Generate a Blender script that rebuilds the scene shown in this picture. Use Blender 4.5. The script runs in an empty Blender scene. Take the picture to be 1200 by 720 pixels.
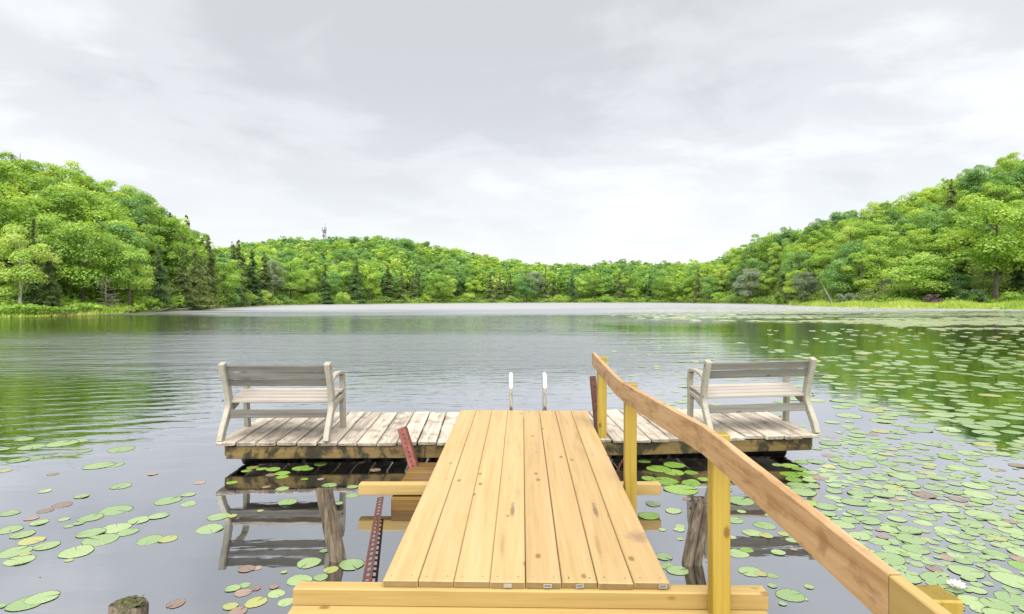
import bpy, math, random
import numpy as np
from mathutils import Vector, Matrix
R = math.radians
C = bpy.context.scene.collection
scene = bpy.context.scene

# ------------------------------------------------------------------ camera, sky, sun, exposure
FPX, HZ, CAMH = 682.0, 350.0, 1.715          # focal length in photo pixels, horizon row, eye height above the lake
cam = bpy.data.cameras.new('camera')
cam.sensor_width = 36.0
cam.lens = FPX / 1200 * 36.0
cam.shift_y = -10 / 1200
cam.clip_start = 0.05
cam.clip_end = 6000
camo = bpy.data.objects.new('camera', cam)
camo.location = (0, 0, CAMH)
camo.rotation_euler = (R(90), 0, 0)
C.objects.link(camo)
scene.camera = camo

SUN_EL, SUN_AZ = R(60), R(186)               # azimuth measured clockwise from +Y: behind the camera
world = bpy.data.worlds.new('World')
scene.world = world
world.use_nodes = True
wn, wl = world.node_tree.nodes, world.node_tree.links
wn.clear()
def N(nodes, typ, **kw):
    n = nodes.new(typ)
    for k, v in kw.items():
        if k in ('op', 'operation'): n.operation = v
        elif hasattr(n, k) and not k.startswith('i_'): setattr(n, k, v)
        else: n.inputs[int(k[2:]) if k[2:].isdigit() else k[2:]].default_value = v
    return n
wout = N(wn, 'ShaderNodeOutputWorld')
wbg = N(wn, 'ShaderNodeBackground')
wbg.inputs['Strength'].default_value = 0.1
sky = N(wn, 'ShaderNodeTexSky', sky_type='NISHITA', sun_disc=False)
sky.sun_elevation = SUN_EL
sky.sun_rotation = SUN_AZ
tc = N(wn, 'ShaderNodeTexCoord')
sep = N(wn, 'ShaderNodeSeparateXYZ')
wl.new(tc.outputs['Generated'], sep.inputs[0])
zc = N(wn, 'ShaderNodeMath', op='MAXIMUM', i_1=0.0); wl.new(sep.outputs['Z'], zc.inputs[0])
zz = N(wn, 'ShaderNodeMath', op='ADD', i_1=0.22); wl.new(zc.outputs[0], zz.inputs[0])
dx = N(wn, 'ShaderNodeMath', op='DIVIDE'); wl.new(sep.outputs['X'], dx.inputs[0]); wl.new(zz.outputs[0], dx.inputs[1])
dy = N(wn, 'ShaderNodeMath', op='DIVIDE'); wl.new(sep.outputs['Y'], dy.inputs[0]); wl.new(zz.outputs[0], dy.inputs[1])
comb = N(wn, 'ShaderNodeCombineXYZ'); wl.new(dx.outputs[0], comb.inputs[0]); wl.new(dy.outputs[0], comb.inputs[1])
mp = N(wn, 'ShaderNodeMapping'); mp.inputs['Location'].default_value = (1.7, 0.35, 0); mp.inputs['Rotation'].default_value = (0, 0, R(12)); mp.inputs['Scale'].default_value = (0.85, 1.0, 1)
wl.new(comb.outputs[0], mp.inputs[0])
n1 = N(wn, 'ShaderNodeTexNoise', i_Scale=0.8, i_Detail=7.0, i_Roughness=0.52, i_Distortion=0.35)
n2 = N(wn, 'ShaderNodeTexNoise', i_Scale=2.3, i_Detail=6.0, i_Roughness=0.55, i_Distortion=0.5)
wl.new(mp.outputs[0], n1.inputs['Vector']); wl.new(mp.outputs[0], n2.inputs['Vector'])
mixn = N(wn, 'ShaderNodeMix', data_type='FLOAT'); mixn.inputs[0].default_value = 0.30
wl.new(n1.outputs['Fac'], mixn.inputs[2]); wl.new(n2.outputs['Fac'], mixn.inputs[3])
cr = N(wn, 'ShaderNodeValToRGB')
cr.color_ramp.interpolation = 'EASE'
cr.color_ramp.elements[0].position = 0.415; cr.color_ramp.elements[0].color = (0.633, 0.64, 0.647, 1)
cr.color_ramp.elements[1].position = 0.585; cr.color_ramp.elements[1].color = (0.95, 0.95, 0.955, 1)
e = cr.color_ramp.elements.new(0.5); e.color = (0.76, 0.768, 0.778, 1)
wl.new(mixn.outputs[0], cr.inputs[0])
scl = N(wn, 'ShaderNodeVectorMath', op='SCALE'); scl.inputs['Scale'].default_value = 2.14
wl.new(cr.outputs[0], scl.inputs[0])
# the low band of cloud near the horizon is a little brighter
hb = N(wn, 'ShaderNodeMapRange', interpolation_type='SMOOTHSTEP'); hb.inputs[1].default_value = 0.0; hb.inputs[2].default_value = 0.36; hb.inputs[3].default_value = 0.85; hb.inputs[4].default_value = 0.0
wl.new(sep.outputs['Z'], hb.inputs[0])
hmix = N(wn, 'ShaderNodeMix', data_type='RGBA'); hmix.inputs[7].default_value = (1.93, 1.935, 1.94, 1)
wl.new(hb.outputs[0], hmix.inputs[0]); wl.new(scl.outputs[0], hmix.inputs[6])
smix = N(wn, 'ShaderNodeMix', data_type='RGBA'); smix.inputs[0].default_value = 0.95
wl.new(sky.outputs[0], smix.inputs[6]); wl.new(hmix.outputs[2], smix.inputs[7])
wl.new(smix.outputs[2], wbg.inputs['Color'])
wl.new(wbg.outputs[0], wout.inputs[0])

sun = bpy.data.lights.new('sun', 'SUN')
sun.energy = 1.5
sun.angle = R(80)
sun.color = (1.0, 0.95, 0.86)
suno = bpy.data.objects.new('sun', sun)
sd = Vector((math.sin(SUN_AZ) * math.cos(SUN_EL), math.cos(SUN_AZ) * math.cos(SUN_EL), math.sin(SUN_EL)))
suno.rotation_euler = sd.to_track_quat('Z', 'Y').to_euler()
suno.location = sd * 60
C.objects.link(suno)
scene.view_settings.view_transform = 'Standard'
scene.view_settings.look = 'None'
scene.view_settings.gamma = 1.0
scene.view_settings.use_curve_mapping = False
scene.view_settings.exposure = 2.3
scene.render.engine = 'CYCLES'
scene.cycles.max_bounces = 6
scene.cycles.diffuse_bounces = 4
scene.cycles.glossy_bounces = 3
scene.cycles.transmission_bounces = 4

# ------------------------------------------------------------------ helpers
def px(u, v, Y):
    """The point at depth Y that the photograph shows in column u, row v."""
    return Vector(((u - 600) / FPX * Y, Y, CAMH - (v - HZ) / FPX * Y))
def on_water(u, v):
    Y = FPX * CAMH / (v - HZ)
    return (u - 600) / FPX * Y, Y

class MB:
    def __init__(s): s.v = []; s.f = []
    def add(s, vs, fs):
        o = len(s.v); s.v += [tuple(p) for p in vs]; s.f += [tuple(i + o for i in f) for f in fs]; return s
    def box(s, c, d, ch=0.004, M=None, jit=0.0, rng=random):
        hx, hy, hz = d[0] / 2, d[1] / 2, d[2] / 2
        ch = min(ch, hx * .45, hy * .45, hz * .45)
        vs, idx = [], {}
        for sx in (-1, 1):
            for sy in (-1, 1):
                for sz in (-1, 1):
                    jx, jy, jz = (rng.uniform(-jit, jit) for _ in range(3))
                    for a in range(3):
                        k = [hx - ch, hy - ch, hz - ch]; k[a] = (hx, hy, hz)[a]
                        p = Vector((c[0] + sx * k[0] + jx, c[1] + sy * k[1] + jy, c[2] + sz * k[2] + jz))
                        idx[(sx, sy, sz, a)] = len(vs); vs.append(M @ p if M else p)
        fs = []
        q = ((-1, -1), (1, -1), (1, 1), (-1, 1))
        for a in range(3):
            b, g = (a + 1) % 3, (a + 2) % 3
            for sg in (-1, 1):
                f = []
                for (p, r_) in q:
                    t = [0, 0, 0]; t[a] = sg; t[b] = p; t[g] = r_
                    f.append(idx[(t[0], t[1], t[2], a)])
                fs.append(f if sg > 0 else f[::-1])
            for s1 in (-1, 1):
                for s2 in (-1, 1):      # edge along a, between faces b and g
                    t0 = [0, 0, 0]; t0[a] = -1; t0[b] = s1; t0[g] = s2
                    t1 = t0[:]; t1[a] = 1
                    f = [idx[(*t0, b)], idx[(*t1, b)], idx[(*t1, g)], idx[(*t0, g)]]
                    fs.append(f if s1 * s2 < 0 else f[::-1])
        for sx in (-1, 1):
            for sy in (-1, 1):
                for sz in (-1, 1):
                    f = [idx[(sx, sy, sz, a)] for a in range(3)]
                    fs.append(f if sx * sy * sz > 0 else f[::-1])
        return s.add(vs, fs)
    def tube(s, path, rad, n=8, cap=True, squash=None):
        path = [Vector(p) for p in path]
        if not hasattr(rad, '__len__'): rad = [rad] * len(path)
        vs, fs = [], []
        ref = None
        for i, p in enumerate(path):
            t = (path[min(i + 1, len(path) - 1)] - path[max(i - 1, 0)]).normalized()
            if ref is None: ref = Vector((1, 0, 0)) if abs(t.x) < .9 else Vector((0, 1, 0))
            b = t.cross(ref).normalized(); a = b.cross(t).normalized(); ref = a
            for k in range(n):
                an = 2 * math.pi * k / n
                vs.append(p + (a * math.cos(an) + b * math.sin(an)) * rad[i])
        for i in range(len(path) - 1):
            for k in range(n):
                fs.append((i * n + k, i * n + (k + 1) % n, (i + 1) * n + (k + 1) % n, (i + 1) * n + k))
        if cap:
            fs.append(tuple(range(n - 1, -1, -1))); fs.append(tuple((len(path) - 1) * n + k for k in range(n)))
        return s.add(vs, fs)
    def ribbon(s, path, w, d, x0=0.0, ch=0.006):
        """A bar of width w (along x) and depth d swept along a path in the y-z plane, with chamfered edges."""
        path = [Vector((x0, p[0], p[1])) for p in path]
        n = len(path)
        prof = [(-w/2+ch, -1), (w/2-ch, -1), (w/2, -1+2*ch/ (d if not hasattr(d,'__len__') else d[0])), (w/2, 1-.2), (w/2-ch, 1), (-w/2+ch, 1), (-w/2, 1-.2), (-w/2, -1+.2)]
        vs, fs = [], []
        for i, p in enumerate(path):
            t = (path[min(i + 1, n - 1)] - path[max(i - 1, 0)]).normalized()
            nn = Vector((0, -t.z, t.y))
            dd = d[i] if hasattr(d, '__len__') else d
            for (a, b) in prof: vs.append(p + Vector((a, 0, 0)) + nn * (b * dd / 2))
        m = len(prof)
        for i in range(n - 1):
            for k in range(m): fs.append((i*m+k, i*m+(k+1)%m, (i+1)*m+(k+1)%m, (i+1)*m+k))
        fs.append(tuple(range(m-1, -1, -1))); fs.append(tuple((n-1)*m+k for k in range(m)))
        return s.add(vs, fs)
    def build(s, name, mat, parent=None, smooth=False, M=None):
        me = bpy.data.meshes.new(name)
        me.from_pydata([tuple(M @ Vector(v)) for v in s.v] if M else s.v, [], s.f)
        me.materials.append(mat)
        me.update()
        import bmesh
        bm = bmesh.new(); bm.from_mesh(me); bmesh.ops.recalc_face_normals(bm, faces=bm.faces); bm.to_mesh(me); bm.free()
        if smooth:
            me.polygons.foreach_set('use_smooth', [True] * len(me.polygons))
        o = bpy.data.objects.new(name, me); C.objects.link(o)
        if parent: o.parent = parent
        return o

def mesh_np(name, V, F, mat, attrs=None, smooth=False):
    me = bpy.data.meshes.new(name)
    V = np.asarray(V, dtype=np.float32); F = np.asarray(F, dtype=np.int32)
    k = F.shape[1]
    me.vertices.add(len(V)); me.vertices.foreach_set('co', V.ravel())
    me.loops.add(F.size); me.loops.foreach_set('vertex_index', F.ravel())
    me.polygons.add(len(F)); me.polygons.foreach_set('loop_start', np.arange(0, F.size, k, dtype=np.int32))
    try: me.polygons.foreach_set('loop_total', np.full(len(F), k, dtype=np.int32))
    except Exception: pass
    if smooth: me.polygons.foreach_set('use_smooth', np.ones(len(F), dtype=bool))
    for an, arr in (attrs or {}).items():
        a = me.attributes.new(an, 'FLOAT', 'POINT'); a.data.foreach_set('value', np.asarray(arr, dtype=np.float32))
    me.update(calc_edges=True)
    me.materials.append(mat)
    return me
def link(name, me, parent=None, loc=None):
    o = bpy.data.objects.new(name, me); C.objects.link(o)
    if parent: o.parent = parent
    if loc is not None: o.location = loc
    return o
def tag(o, label, cat, group=None, kind=None):
    o['label'] = label; o['category'] = cat
    if group: o['group'] = group
    if kind: o['kind'] = kind
    return o
def empty(name, loc=(0, 0, 0), rz=0.0):
    o = bpy.data.objects.new(name, None); o.empty_display_size = .2; C.objects.link(o)
    o.location = loc; o.rotation_euler = (0, 0, rz); return o
def smooth_path(pts, k=5):
    out = []
    P = [np.array(p, float) for p in pts]; P = [2*P[0]-P[1]] + P + [2*P[-1]-P[-2]]
    for i in range(1, len(P) - 2):
        for j in range(k):
            t = j / k
            out.append(.5*((2*P[i]) + (P[i+1]-P[i-1])*t + (2*P[i-1]-5*P[i]+4*P[i+1]-P[i+2])*t*t + (-P[i-1]+3*P[i]-3*P[i+1]+P[i+2])*t**3))
    out.append(P[-2]); return [tuple(p) for p in out]

# ------------------------------------------------------------------ materials
def newmat(name):
    m = bpy.data.materials.new(name); m.use_nodes = True
    m.node_tree.nodes.clear()
    nn = m.node_tree.nodes; out = nn.new('ShaderNodeOutputMaterial')
    return m, nn, m.node_tree.links, out
def ramp(nn, stops):
    r = nn.new('ShaderNodeValToRGB')
    el = r.color_ramp.elements
    while len(el) > 1: el.remove(el[-1])
    el[0].position = stops[0][0]; el[0].color = (*stops[0][1], 1)
    for p, c in stops[1:]:
        q = el.new(p); q.color = (*c, 1)
    return r
def mapped(nn, ll, scale, rnd=True, rot=(0, 0, 0)):
    t = nn.new('ShaderNodeTexCoord'); m = nn.new('ShaderNodeMapping'); m.inputs['Scale'].default_value = scale; m.inputs['Rotation'].default_value = rot
    ll.new(t.outputs['Object'], m.inputs['Vector'])
    if rnd:
        oi = nn.new('ShaderNodeObjectInfo'); mu = N(nn, 'ShaderNodeMath', op='MULTIPLY', i_1=57.0); ll.new(oi.outputs['Random'], mu.inputs[0])
        cb = nn.new('ShaderNodeCombineXYZ')
        for i in range(3): ll.new(mu.outputs[0], cb.inputs[i])
        ll.new(cb.outputs[0], m.inputs['Location'])
    return m.outputs[0]

def wood(name, cols, axis, dirt=None, knots=0.0, knotcol=(.18, .08, .02), rough=.6, vary=.18, grain=1.0, bump=.25, endgrain=.62, spot=None):
    """Sawn board: long grain streaks, growth-ring bands, knots, an optional layer of stain, and each board a little different."""
    m, nn, ll, out = newmat(name)
    b = nn.new('ShaderNodeBsdfPrincipled'); b.inputs['Roughness'].default_value = rough; b.inputs['Specular IOR Level'].default_value = .3
    def sc(l, w):
        s = [w, w, w]; s['xyz'.index(axis)] = l; return tuple(s)
    # knots bend the grain round themselves
    kv = mapped(nn, ll, sc(4.2, 7.5))
    vo = N(nn, 'ShaderNodeTexVoronoi', i_Scale=1.0, i_Randomness=1.0); ll.new(kv, vo.inputs['Vector'])
    kd = N(nn, 'ShaderNodeMapRange', interpolation_type='SMOOTHSTEP'); kd.inputs[1].default_value = .07; kd.inputs[2].default_value = .17; kd.inputs[3].default_value = 1; kd.inputs[4].default_value = 0
    ll.new(vo.outputs['Distance'], kd.inputs[0])
    keep = N(nn, 'ShaderNodeSeparateColor'); ll.new(vo.outputs['Color'], keep.inputs[0])
    kk = N(nn, 'ShaderNodeMath', op='LESS_THAN', i_1=knots); ll.new(keep.outputs[0], kk.inputs[0])
    kf = N(nn, 'ShaderNodeMath', op='MULTIPLY'); ll.new(kd.outputs[0], kf.inputs[0]); ll.new(kk.outputs[0], kf.inputs[1])
    g = mapped(nn, ll, sc(.55 * grain, 16 * grain))
    nA = N(nn, 'ShaderNodeTexNoise', i_Scale=1.0, i_Detail=5.0, i_Roughness=.6, i_Distortion=.7); ll.new(g, nA.inputs['Vector'])
    g2 = mapped(nn, ll, sc(2.5, 85))
    nB = N(nn, 'ShaderNodeTexNoise', i_Scale=1.0, i_Detail=4.0, i_Roughness=.6); ll.new(g2, nB.inputs['Vector'])
    ad = N(nn, 'ShaderNodeMath', op='MULTIPLY_ADD', i_1=.45); ll.new(nB.outputs['Fac'], ad.inputs[0]); 
    h = N(nn, 'ShaderNodeMath', op='MULTIPLY_ADD', i_1=.75, i_2=-.10); ll.new(nA.outputs['Fac'], h.inputs[0]); ll.new(h.outputs[0], ad.inputs[2])
    r = ramp(nn, cols); ll.new(ad.outputs[0], r.inputs[0])
    col = r.outputs[0]
    if dirt:
        dcol, lo, hi, dsc, amt = dirt
        dn = N(nn, 'ShaderNodeTexNoise', i_Scale=1.0, i_Detail=6.0, i_Roughness=.65, i_Distortion=.4); ll.new(mapped(nn, ll, sc(dsc[0], dsc[1])), dn.inputs['Vector'])
        dr = N(nn, 'ShaderNodeMapRange', interpolation_type='SMOOTHSTEP'); dr.inputs[1].default_value = lo; dr.inputs[2].default_value = hi; dr.inputs[3].default_value = 0; dr.inputs[4].default_value = amt
        ll.new(dn.outputs['Fac'], dr.inputs[0])
        mx = nn.new('ShaderNodeMix'); mx.data_type = 'RGBA'; mx.inputs[7].default_value = (*dcol, 1)
        ll.new(dr.outputs[0], mx.inputs[0]); ll.new(col, mx.inputs[6]); col = mx.outputs[2]
    for sp in (spot or []):                       # a stain with a place of its own on the board
        c, rad, scol, amt = sp
        t = nn.new('ShaderNodeTexCoord'); vm = N(nn, 'ShaderNodeVectorMath', op='SUBTRACT'); vm.inputs[1].default_value = c; ll.new(t.outputs['Object'], vm.inputs[0])
        dv = N(nn, 'ShaderNodeVectorMath', op='DIVIDE'); dv.inputs[1].default_value = rad; ll.new(vm.outputs[0], dv.inputs[0])
        ln = N(nn, 'ShaderNodeVectorMath', op='LENGTH'); ll.new(dv.outputs[0], ln.inputs[0])
        sn = N(nn, 'ShaderNodeTexNoise', i_Scale=28.0, i_Detail=5.0); ll.new(t.outputs['Object'], sn.inputs['Vector'])
        sm = N(nn, 'ShaderNodeMath', op='MULTIPLY_ADD', i_1=1.1); ll.new(sn.outputs['Fac'], sm.inputs[0]); ll.new(ln.outputs['Value'], sm.inputs[2])
        sr = N(nn, 'ShaderNodeMapRange', interpolation_type='SMOOTHSTEP'); sr.inputs[1].default_value = .75; sr.inputs[2].default_value = 1.5; sr.inputs[3].default_value = amt; sr.inputs[4].default_value = 0
        ll.new(sm.outputs[0], sr.inputs[0])
        mx = nn.new('ShaderNodeMix'); mx.data_type = 'RGBA'; mx.inputs[7].default_value = (*scol, 1)
        ll.new(sr.outputs[0], mx.inputs[0]); ll.new(col, mx.inputs[6]); col = mx.outputs[2]
    mk = nn.new('ShaderNodeMix'); mk.data_type = 'RGBA'; mk.inputs[7].default_value = (*knotcol, 1)
    kfa = N(nn, 'ShaderNodeMath', op='MULTIPLY', i_1=.8); ll.new(kf.outputs[0], kfa.inputs[0])
    ll.new(kfa.outputs[0], mk.inputs[0]); ll.new(col, mk.inputs[6])
    oi = nn.new('ShaderNodeObjectInfo')
    vr = N(nn, 'ShaderNodeMapRange'); vr.inputs[3].default_value = 1 - vary; vr.inputs[4].default_value = 1 + vary * .6; ll.new(oi.outputs['Random'], vr.inputs[0])
    vs = N(nn, 'ShaderNodeVectorMath', op='SCALE'); ll.new(mk.outputs[2], vs.inputs[0]); ll.new(vr.outputs[0], vs.inputs['Scale'])
    tn = nn.new('ShaderNodeTexCoord'); sx_ = nn.new('ShaderNodeSeparateXYZ'); ll.new(tn.outputs['Normal'], sx_.inputs[0])
    ab = N(nn, 'ShaderNodeMath', op='ABSOLUTE'); ll.new(sx_.outputs['xyz'.index(axis)], ab.inputs[0])
    eg = N(nn, 'ShaderNodeMapRange'); eg.inputs[1].default_value = .75; eg.inputs[2].default_value = .95; eg.inputs[3].default_value = 1; eg.inputs[4].default_value = endgrain; ll.new(ab.outputs[0], eg.inputs[0])
    v2 = N(nn, 'ShaderNodeVectorMath', op='SCALE'); ll.new(vs.outputs[0], v2.inputs[0]); ll.new(eg.outputs[0], v2.inputs['Scale'])
    ll.new(v2.outputs[0], b.inputs['Base Color'])
    bp = N(nn, 'ShaderNodeBump', i_Strength=bump, i_Distance=.004); ll.new(ad.outputs[0], bp.inputs['Height']); ll.new(bp.outputs[0], b.inputs['Normal'])
    ll.new(b.outputs[0], out.inputs[0])
    return m

PINE = [(0.3, (0.313, 0.212, 0.09)), (0.46, (0.372, 0.26, 0.12)), (0.58, (0.395, 0.283, 0.141)), (0.75, (0.423, 0.316, 0.171))]
PINE2 = [(0.3, (0.297, 0.201, 0.062)), (0.46, (0.356, 0.248, 0.089)), (0.58, (0.38, 0.273, 0.106)), (0.75, (0.415, 0.31, 0.135))]
GREENPINE = [(0.3, (0.257, 0.172, 0.021)), (0.45, (0.331, 0.233, 0.037)), (0.6, (0.367, 0.269, 0.052)), (0.75, (0.404, 0.306, 0.08))]
RAILW = [(0.3, (0.258, 0.148, 0.067)), (0.45, (0.379, 0.24, 0.122)), (0.6, (0.441, 0.295, 0.164)), (0.75, (0.501, 0.365, 0.228))]
GREYW = [(0.28, (0.192, 0.164, 0.14)), (0.44, (0.36, 0.316, 0.263)), (0.58, (0.504, 0.45, 0.37)), (0.75, (0.648, 0.585, 0.482))]
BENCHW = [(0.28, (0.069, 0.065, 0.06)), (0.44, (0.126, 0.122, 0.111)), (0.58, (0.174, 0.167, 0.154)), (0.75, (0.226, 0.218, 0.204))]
M = {}
PD = ((.34, .205, .08), .58, .78, (1.3, 7.5), .5)
M['pine_y'] = wood('new_pine_boards', PINE, 'y', knots=.42, dirt=PD, vary=.09)
M['pine_stain'] = wood('new_pine_stained', PINE, 'y', knots=.42, dirt=PD, vary=.09, spot=[((.03, -1.43, .02), (.10, .12, .1), (.20, .13, .09), .7)])
M['pine_streak'] = wood('new_pine_streaked', PINE, 'y', knots=.42, dirt=((.28, .155, .06), .54, .74, (.8, 8.0), .7), vary=.09, spot=[((.01, -1.02, .02), (.022, .20, .1), (.13, .09, .06), .8), ((-.04, -1.55, .02), (.02, .25, .1), (.24, .15, .07), .6)])
M['pine_x'] = wood('new_pine_beams', PINE2, 'x', knots=.4, dirt=PD, vary=.08)
M['pine_xspot'] = wood('new_pine_beam_spotted', PINE2, 'x', knots=.4, dirt=PD, vary=.05, spot=[((-.40, -.02, .1), (.022, .1, .022), (.16, .02, .01), 1.0)])
M['post'] = wood('treated_post', GREENPINE, 'z', knots=.5, dirt=((.40, .20, .03), .56, .76, (1.2, 6.0), .7), vary=.1, knotcol=(.14, .07, .01))
M['rail'] = wood('handrail_board', RAILW, 'y', knots=.25, dirt=((.20, .105, .045), .48, .66, (5.5, 13.0), .6), vary=.06)
M['rail_new'] = wood('handrail_board_new', PINE2, 'y', knots=.25, dirt=((.34, .19, .06), .52, .72, (1.0, 12.0), .6), vary=.06)
M['grey_y'] = wood('weathered_deck', GREYW, 'y', knots=.16, knotcol=(.07, .055, .045), dirt=((.11, .082, .075), .47, .70, (3.4, 7.0), .7), rough=.8, vary=.22, bump=.6)
M['bench'] = wood('weathered_shaded_slat', BENCHW, 'x', knots=.15, knotcol=(.06, .055, .05), dirt=((.10, .095, .085), .52, .72, (1.5, 8.0), .6), rough=.8, vary=.16, bump=.5)  # weathered grey, with the shade on down-facing slats put into the colour
M['seat'] = wood('lit_seat_slat', [(.28, (.24, .21, .19)), (.45, (.34, .305, .275)), (.60, (.39, .36, .325)), (.75, (.44, .41, .38))], 'x', dirt=((.25, .21, .17), .55, .75, (1.5, 8.0), .5), rough=.75, vary=.1, bump=.4)  # paler than the backs: light from above is in the seat colour
M['fascia'] = wood('stained_fascia', [(.28, (.075, .048, .016)), (.45, (.125, .085, .030)), (.60, (.165, .115, .042)), (.75, (.20, .145, .06))], 'x', dirt=((.012, .013, .008), .45, .58, (5.0, 4.0), .9), vary=.15, rough=.7)
M['wetwood'] = wood('wet_orange_board', [(.28, (.075, .036, .007)), (.45, (.125, .066, .012)), (.60, (.165, .092, .02)), (.75, (.20, .12, .032))], 'x', dirt=((.07, .035, .012), .52, .68, (1.5, 9.0), .7), rough=.4, vary=.12)
M['bark'] = wood('old_piling', [(.30, (.018, .014, .010)), (.44, (.085, .066, .048)), (.58, (.165, .135, .10)), (.75, (.25, .215, .17))], 'z', dirt=((.07, .06, .035), .5, .68, (3.0, 9.0), .8), rough=.9, vary=.1, grain=1.4, bump=1.0)

def plain(name, col, rough=.5, metal=0.0, var=.15, scale=30.0, bump=0.0, spec=.4, col2=None):
    m, nn, ll, out = newmat(name)
    b = nn.new('ShaderNodeBsdfPrincipled'); b.inputs['Roughness'].default_value = rough; b.inputs['Metallic'].default_value = metal; b.inputs['Specular IOR Level'].default_value = spec
    n = N(nn, 'ShaderNodeTexNoise', i_Scale=scale, i_Detail=5.0, i_Roughness=.6); ll.new(mapped(nn, ll, (1, 1, 1)), n.inputs['Vector'])
    c2 = col2 or tuple(c * (1 - var) for c in col)
    r = ramp(nn, [(.35, c2), (.65, col)]); ll.new(n.outputs['Fac'], r.inputs[0]); ll.new(r.outputs[0], b.inputs['Base Color'])
    if bump:
        bp = N(nn, 'ShaderNodeBump', i_Strength=bump, i_Distance=.01); ll.new(n.outputs['Fac'], bp.inputs['Height']); ll.new(bp.outputs[0], b.inputs['Normal'])
    ll.new(b.outputs[0], out.inputs[0]); return m
M['cream'] = plain('cream_plastic', (.33, .315, .265), .55, var=.2, scale=14)
M['redsteel'] = plain('red_oxide_steel', (.21, .065, .05), .65, var=.4, scale=24, bump=.2, col2=(.12, .036, .026))
M['rust'] = plain('rusty_steel', (.115, .04, .026), .8, var=.5, scale=40, bump=.4, col2=(.05, .018, .013))
M['alu'] = plain('aluminium_tube', (.78, .77, .74), .28, metal=.85, var=.08)
M['white'] = plain('white_plastic', (.82, .82, .80), .4)
M['black'] = plain('black_plastic', (.009, .010, .012), .5, var=.4, scale=9, col2=(.022, .025, .028))
M['darkhole'] = plain('hole_shade', (.02, .015, .012), .9)
M['galv'] = plain('screw_metal', (.10, .09, .075), .6, metal=.3)
M['tagpaper'] = plain('paper_tag', (.36, .36, .345), .6)
M['tagprint'] = plain('tag_print', (.10, .105, .12), .6)
M['moss'] = plain('moss', (.10, .14, .025), .95, scale=60, bump=.6, col2=(.03, .035, .012))
M['petal'] = plain('white_petal', (.80, .82, .74), .5)
M['yellow'] = plain('yellow_centre', (.75, .55, .05), .5)
M['bud'] = plain('bud_skin', (.22, .42, .03), .4, scale=12)
M['deadwood'] = plain('dead_wood', (.20, .165, .145), .9, scale=3, var=.4)
M['paledead'] = plain('pale_dead_wood', (.30, .275, .245), .9, scale=2, var=.3)
M['brown_twig'] = plain('brown_twigs', (.16, .105, .085), .9, scale=3, var=.4)
M['trunk'] = plain('trunk_bark', (.12, .10, .08), .95, scale=4, var=.5, bump=.3)
M['birch'] = plain('pale_bark', (.50, .47, .42), .9, scale=4, var=.4, bump=.2)
M['mast'] = plain('mast_steel', (.26, .27, .30), .5, metal=.3)
M['redlamp'] = plain('red_equipment', (.20, .20, .23), .6)

def leaf_mat(name, dark, mid, light, trans=.48, objvar=.42):
    m, nn, ll, out = newmat(name)
    at = nn.new('ShaderNodeAttribute'); at.attribute_name = 'tint'
    oi = nn.new('ShaderNodeObjectInfo')
    a = N(nn, 'ShaderNodeMath', op='MULTIPLY_ADD', i_1=objvar, i_2=-objvar / 2); ll.new(oi.outputs['Random'], a.inputs[0])
    s = N(nn, 'ShaderNodeMath', op='ADD'); ll.new(at.outputs['Fac'], s.inputs[0]); ll.new(a.outputs[0], s.inputs[1])
    r = ramp(nn, [(.15, dark), (.5, mid), (.9, light)]); ll.new(s.outputs[0], r.inputs[0])
    d = nn.new('ShaderNodeBsdfPrincipled'); d.inputs['Roughness'].default_value = .48; d.inputs['Specular IOR Level'].default_value = .6; t = nn.new('ShaderNodeBsdfTranslucent')
    ll.new(r.outputs[0], d.inputs['Base Color'])
    g = N(nn, 'ShaderNodeMix', data_type='RGBA', blend_type='MULTIPLY'); g.inputs[0].default_value = 1; g.inputs[7].default_value = (1.25, 1.2, .6, 1)
    ll.new(r.outputs[0], g.inputs[6]); ll.new(g.outputs[2], t.inputs['Color'])
    mx = nn.new('ShaderNodeMixShader'); mx.inputs[0].default_value = trans
    ll.new(d.outputs[0], mx.inputs[1]); ll.new(t.outputs[0], mx.inputs[2]); ll.new(mx.outputs[0], out.inputs[0])
    return m
L = {
 'broad': leaf_mat('leaves_fresh_green', (0.131, 0.249, 0.040), (0.278, 0.455, 0.064), (0.469, 0.583, 0.093)),
 'deep': leaf_mat('leaves_deep_green', (0.086, 0.200, 0.062), (0.172, 0.340, 0.094), (0.293, 0.478, 0.124)),
 'lime': leaf_mat('leaves_yellow_green', (0.200, 0.367, 0.060), (0.346, 0.536, 0.101), (0.505, 0.561, 0.173)),
 'olive': leaf_mat('needles_olive', (0.112, 0.178, 0.059), (0.212, 0.284, 0.109), (0.329, 0.399, 0.169)),
 'needle': leaf_mat('needles_dark', (0.057, 0.130, 0.065), (0.124, 0.221, 0.087), (0.214, 0.320, 0.120)),
 'silver': leaf_mat('leaves_silvery', (0.133, 0.188, 0.123), (0.222, 0.292, 0.197), (0.320, 0.374, 0.295)),
 'grass': leaf_mat('marsh_grass', (0.244, 0.401, 0.059), (0.430, 0.550, 0.099), (0.550, 0.550, 0.178), .35),
 'twig': leaf_mat('leaves_purple_brown', (0.143, 0.097, 0.119), (0.244, 0.166, 0.198), (0.344, 0.262, 0.277)),
}

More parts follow.
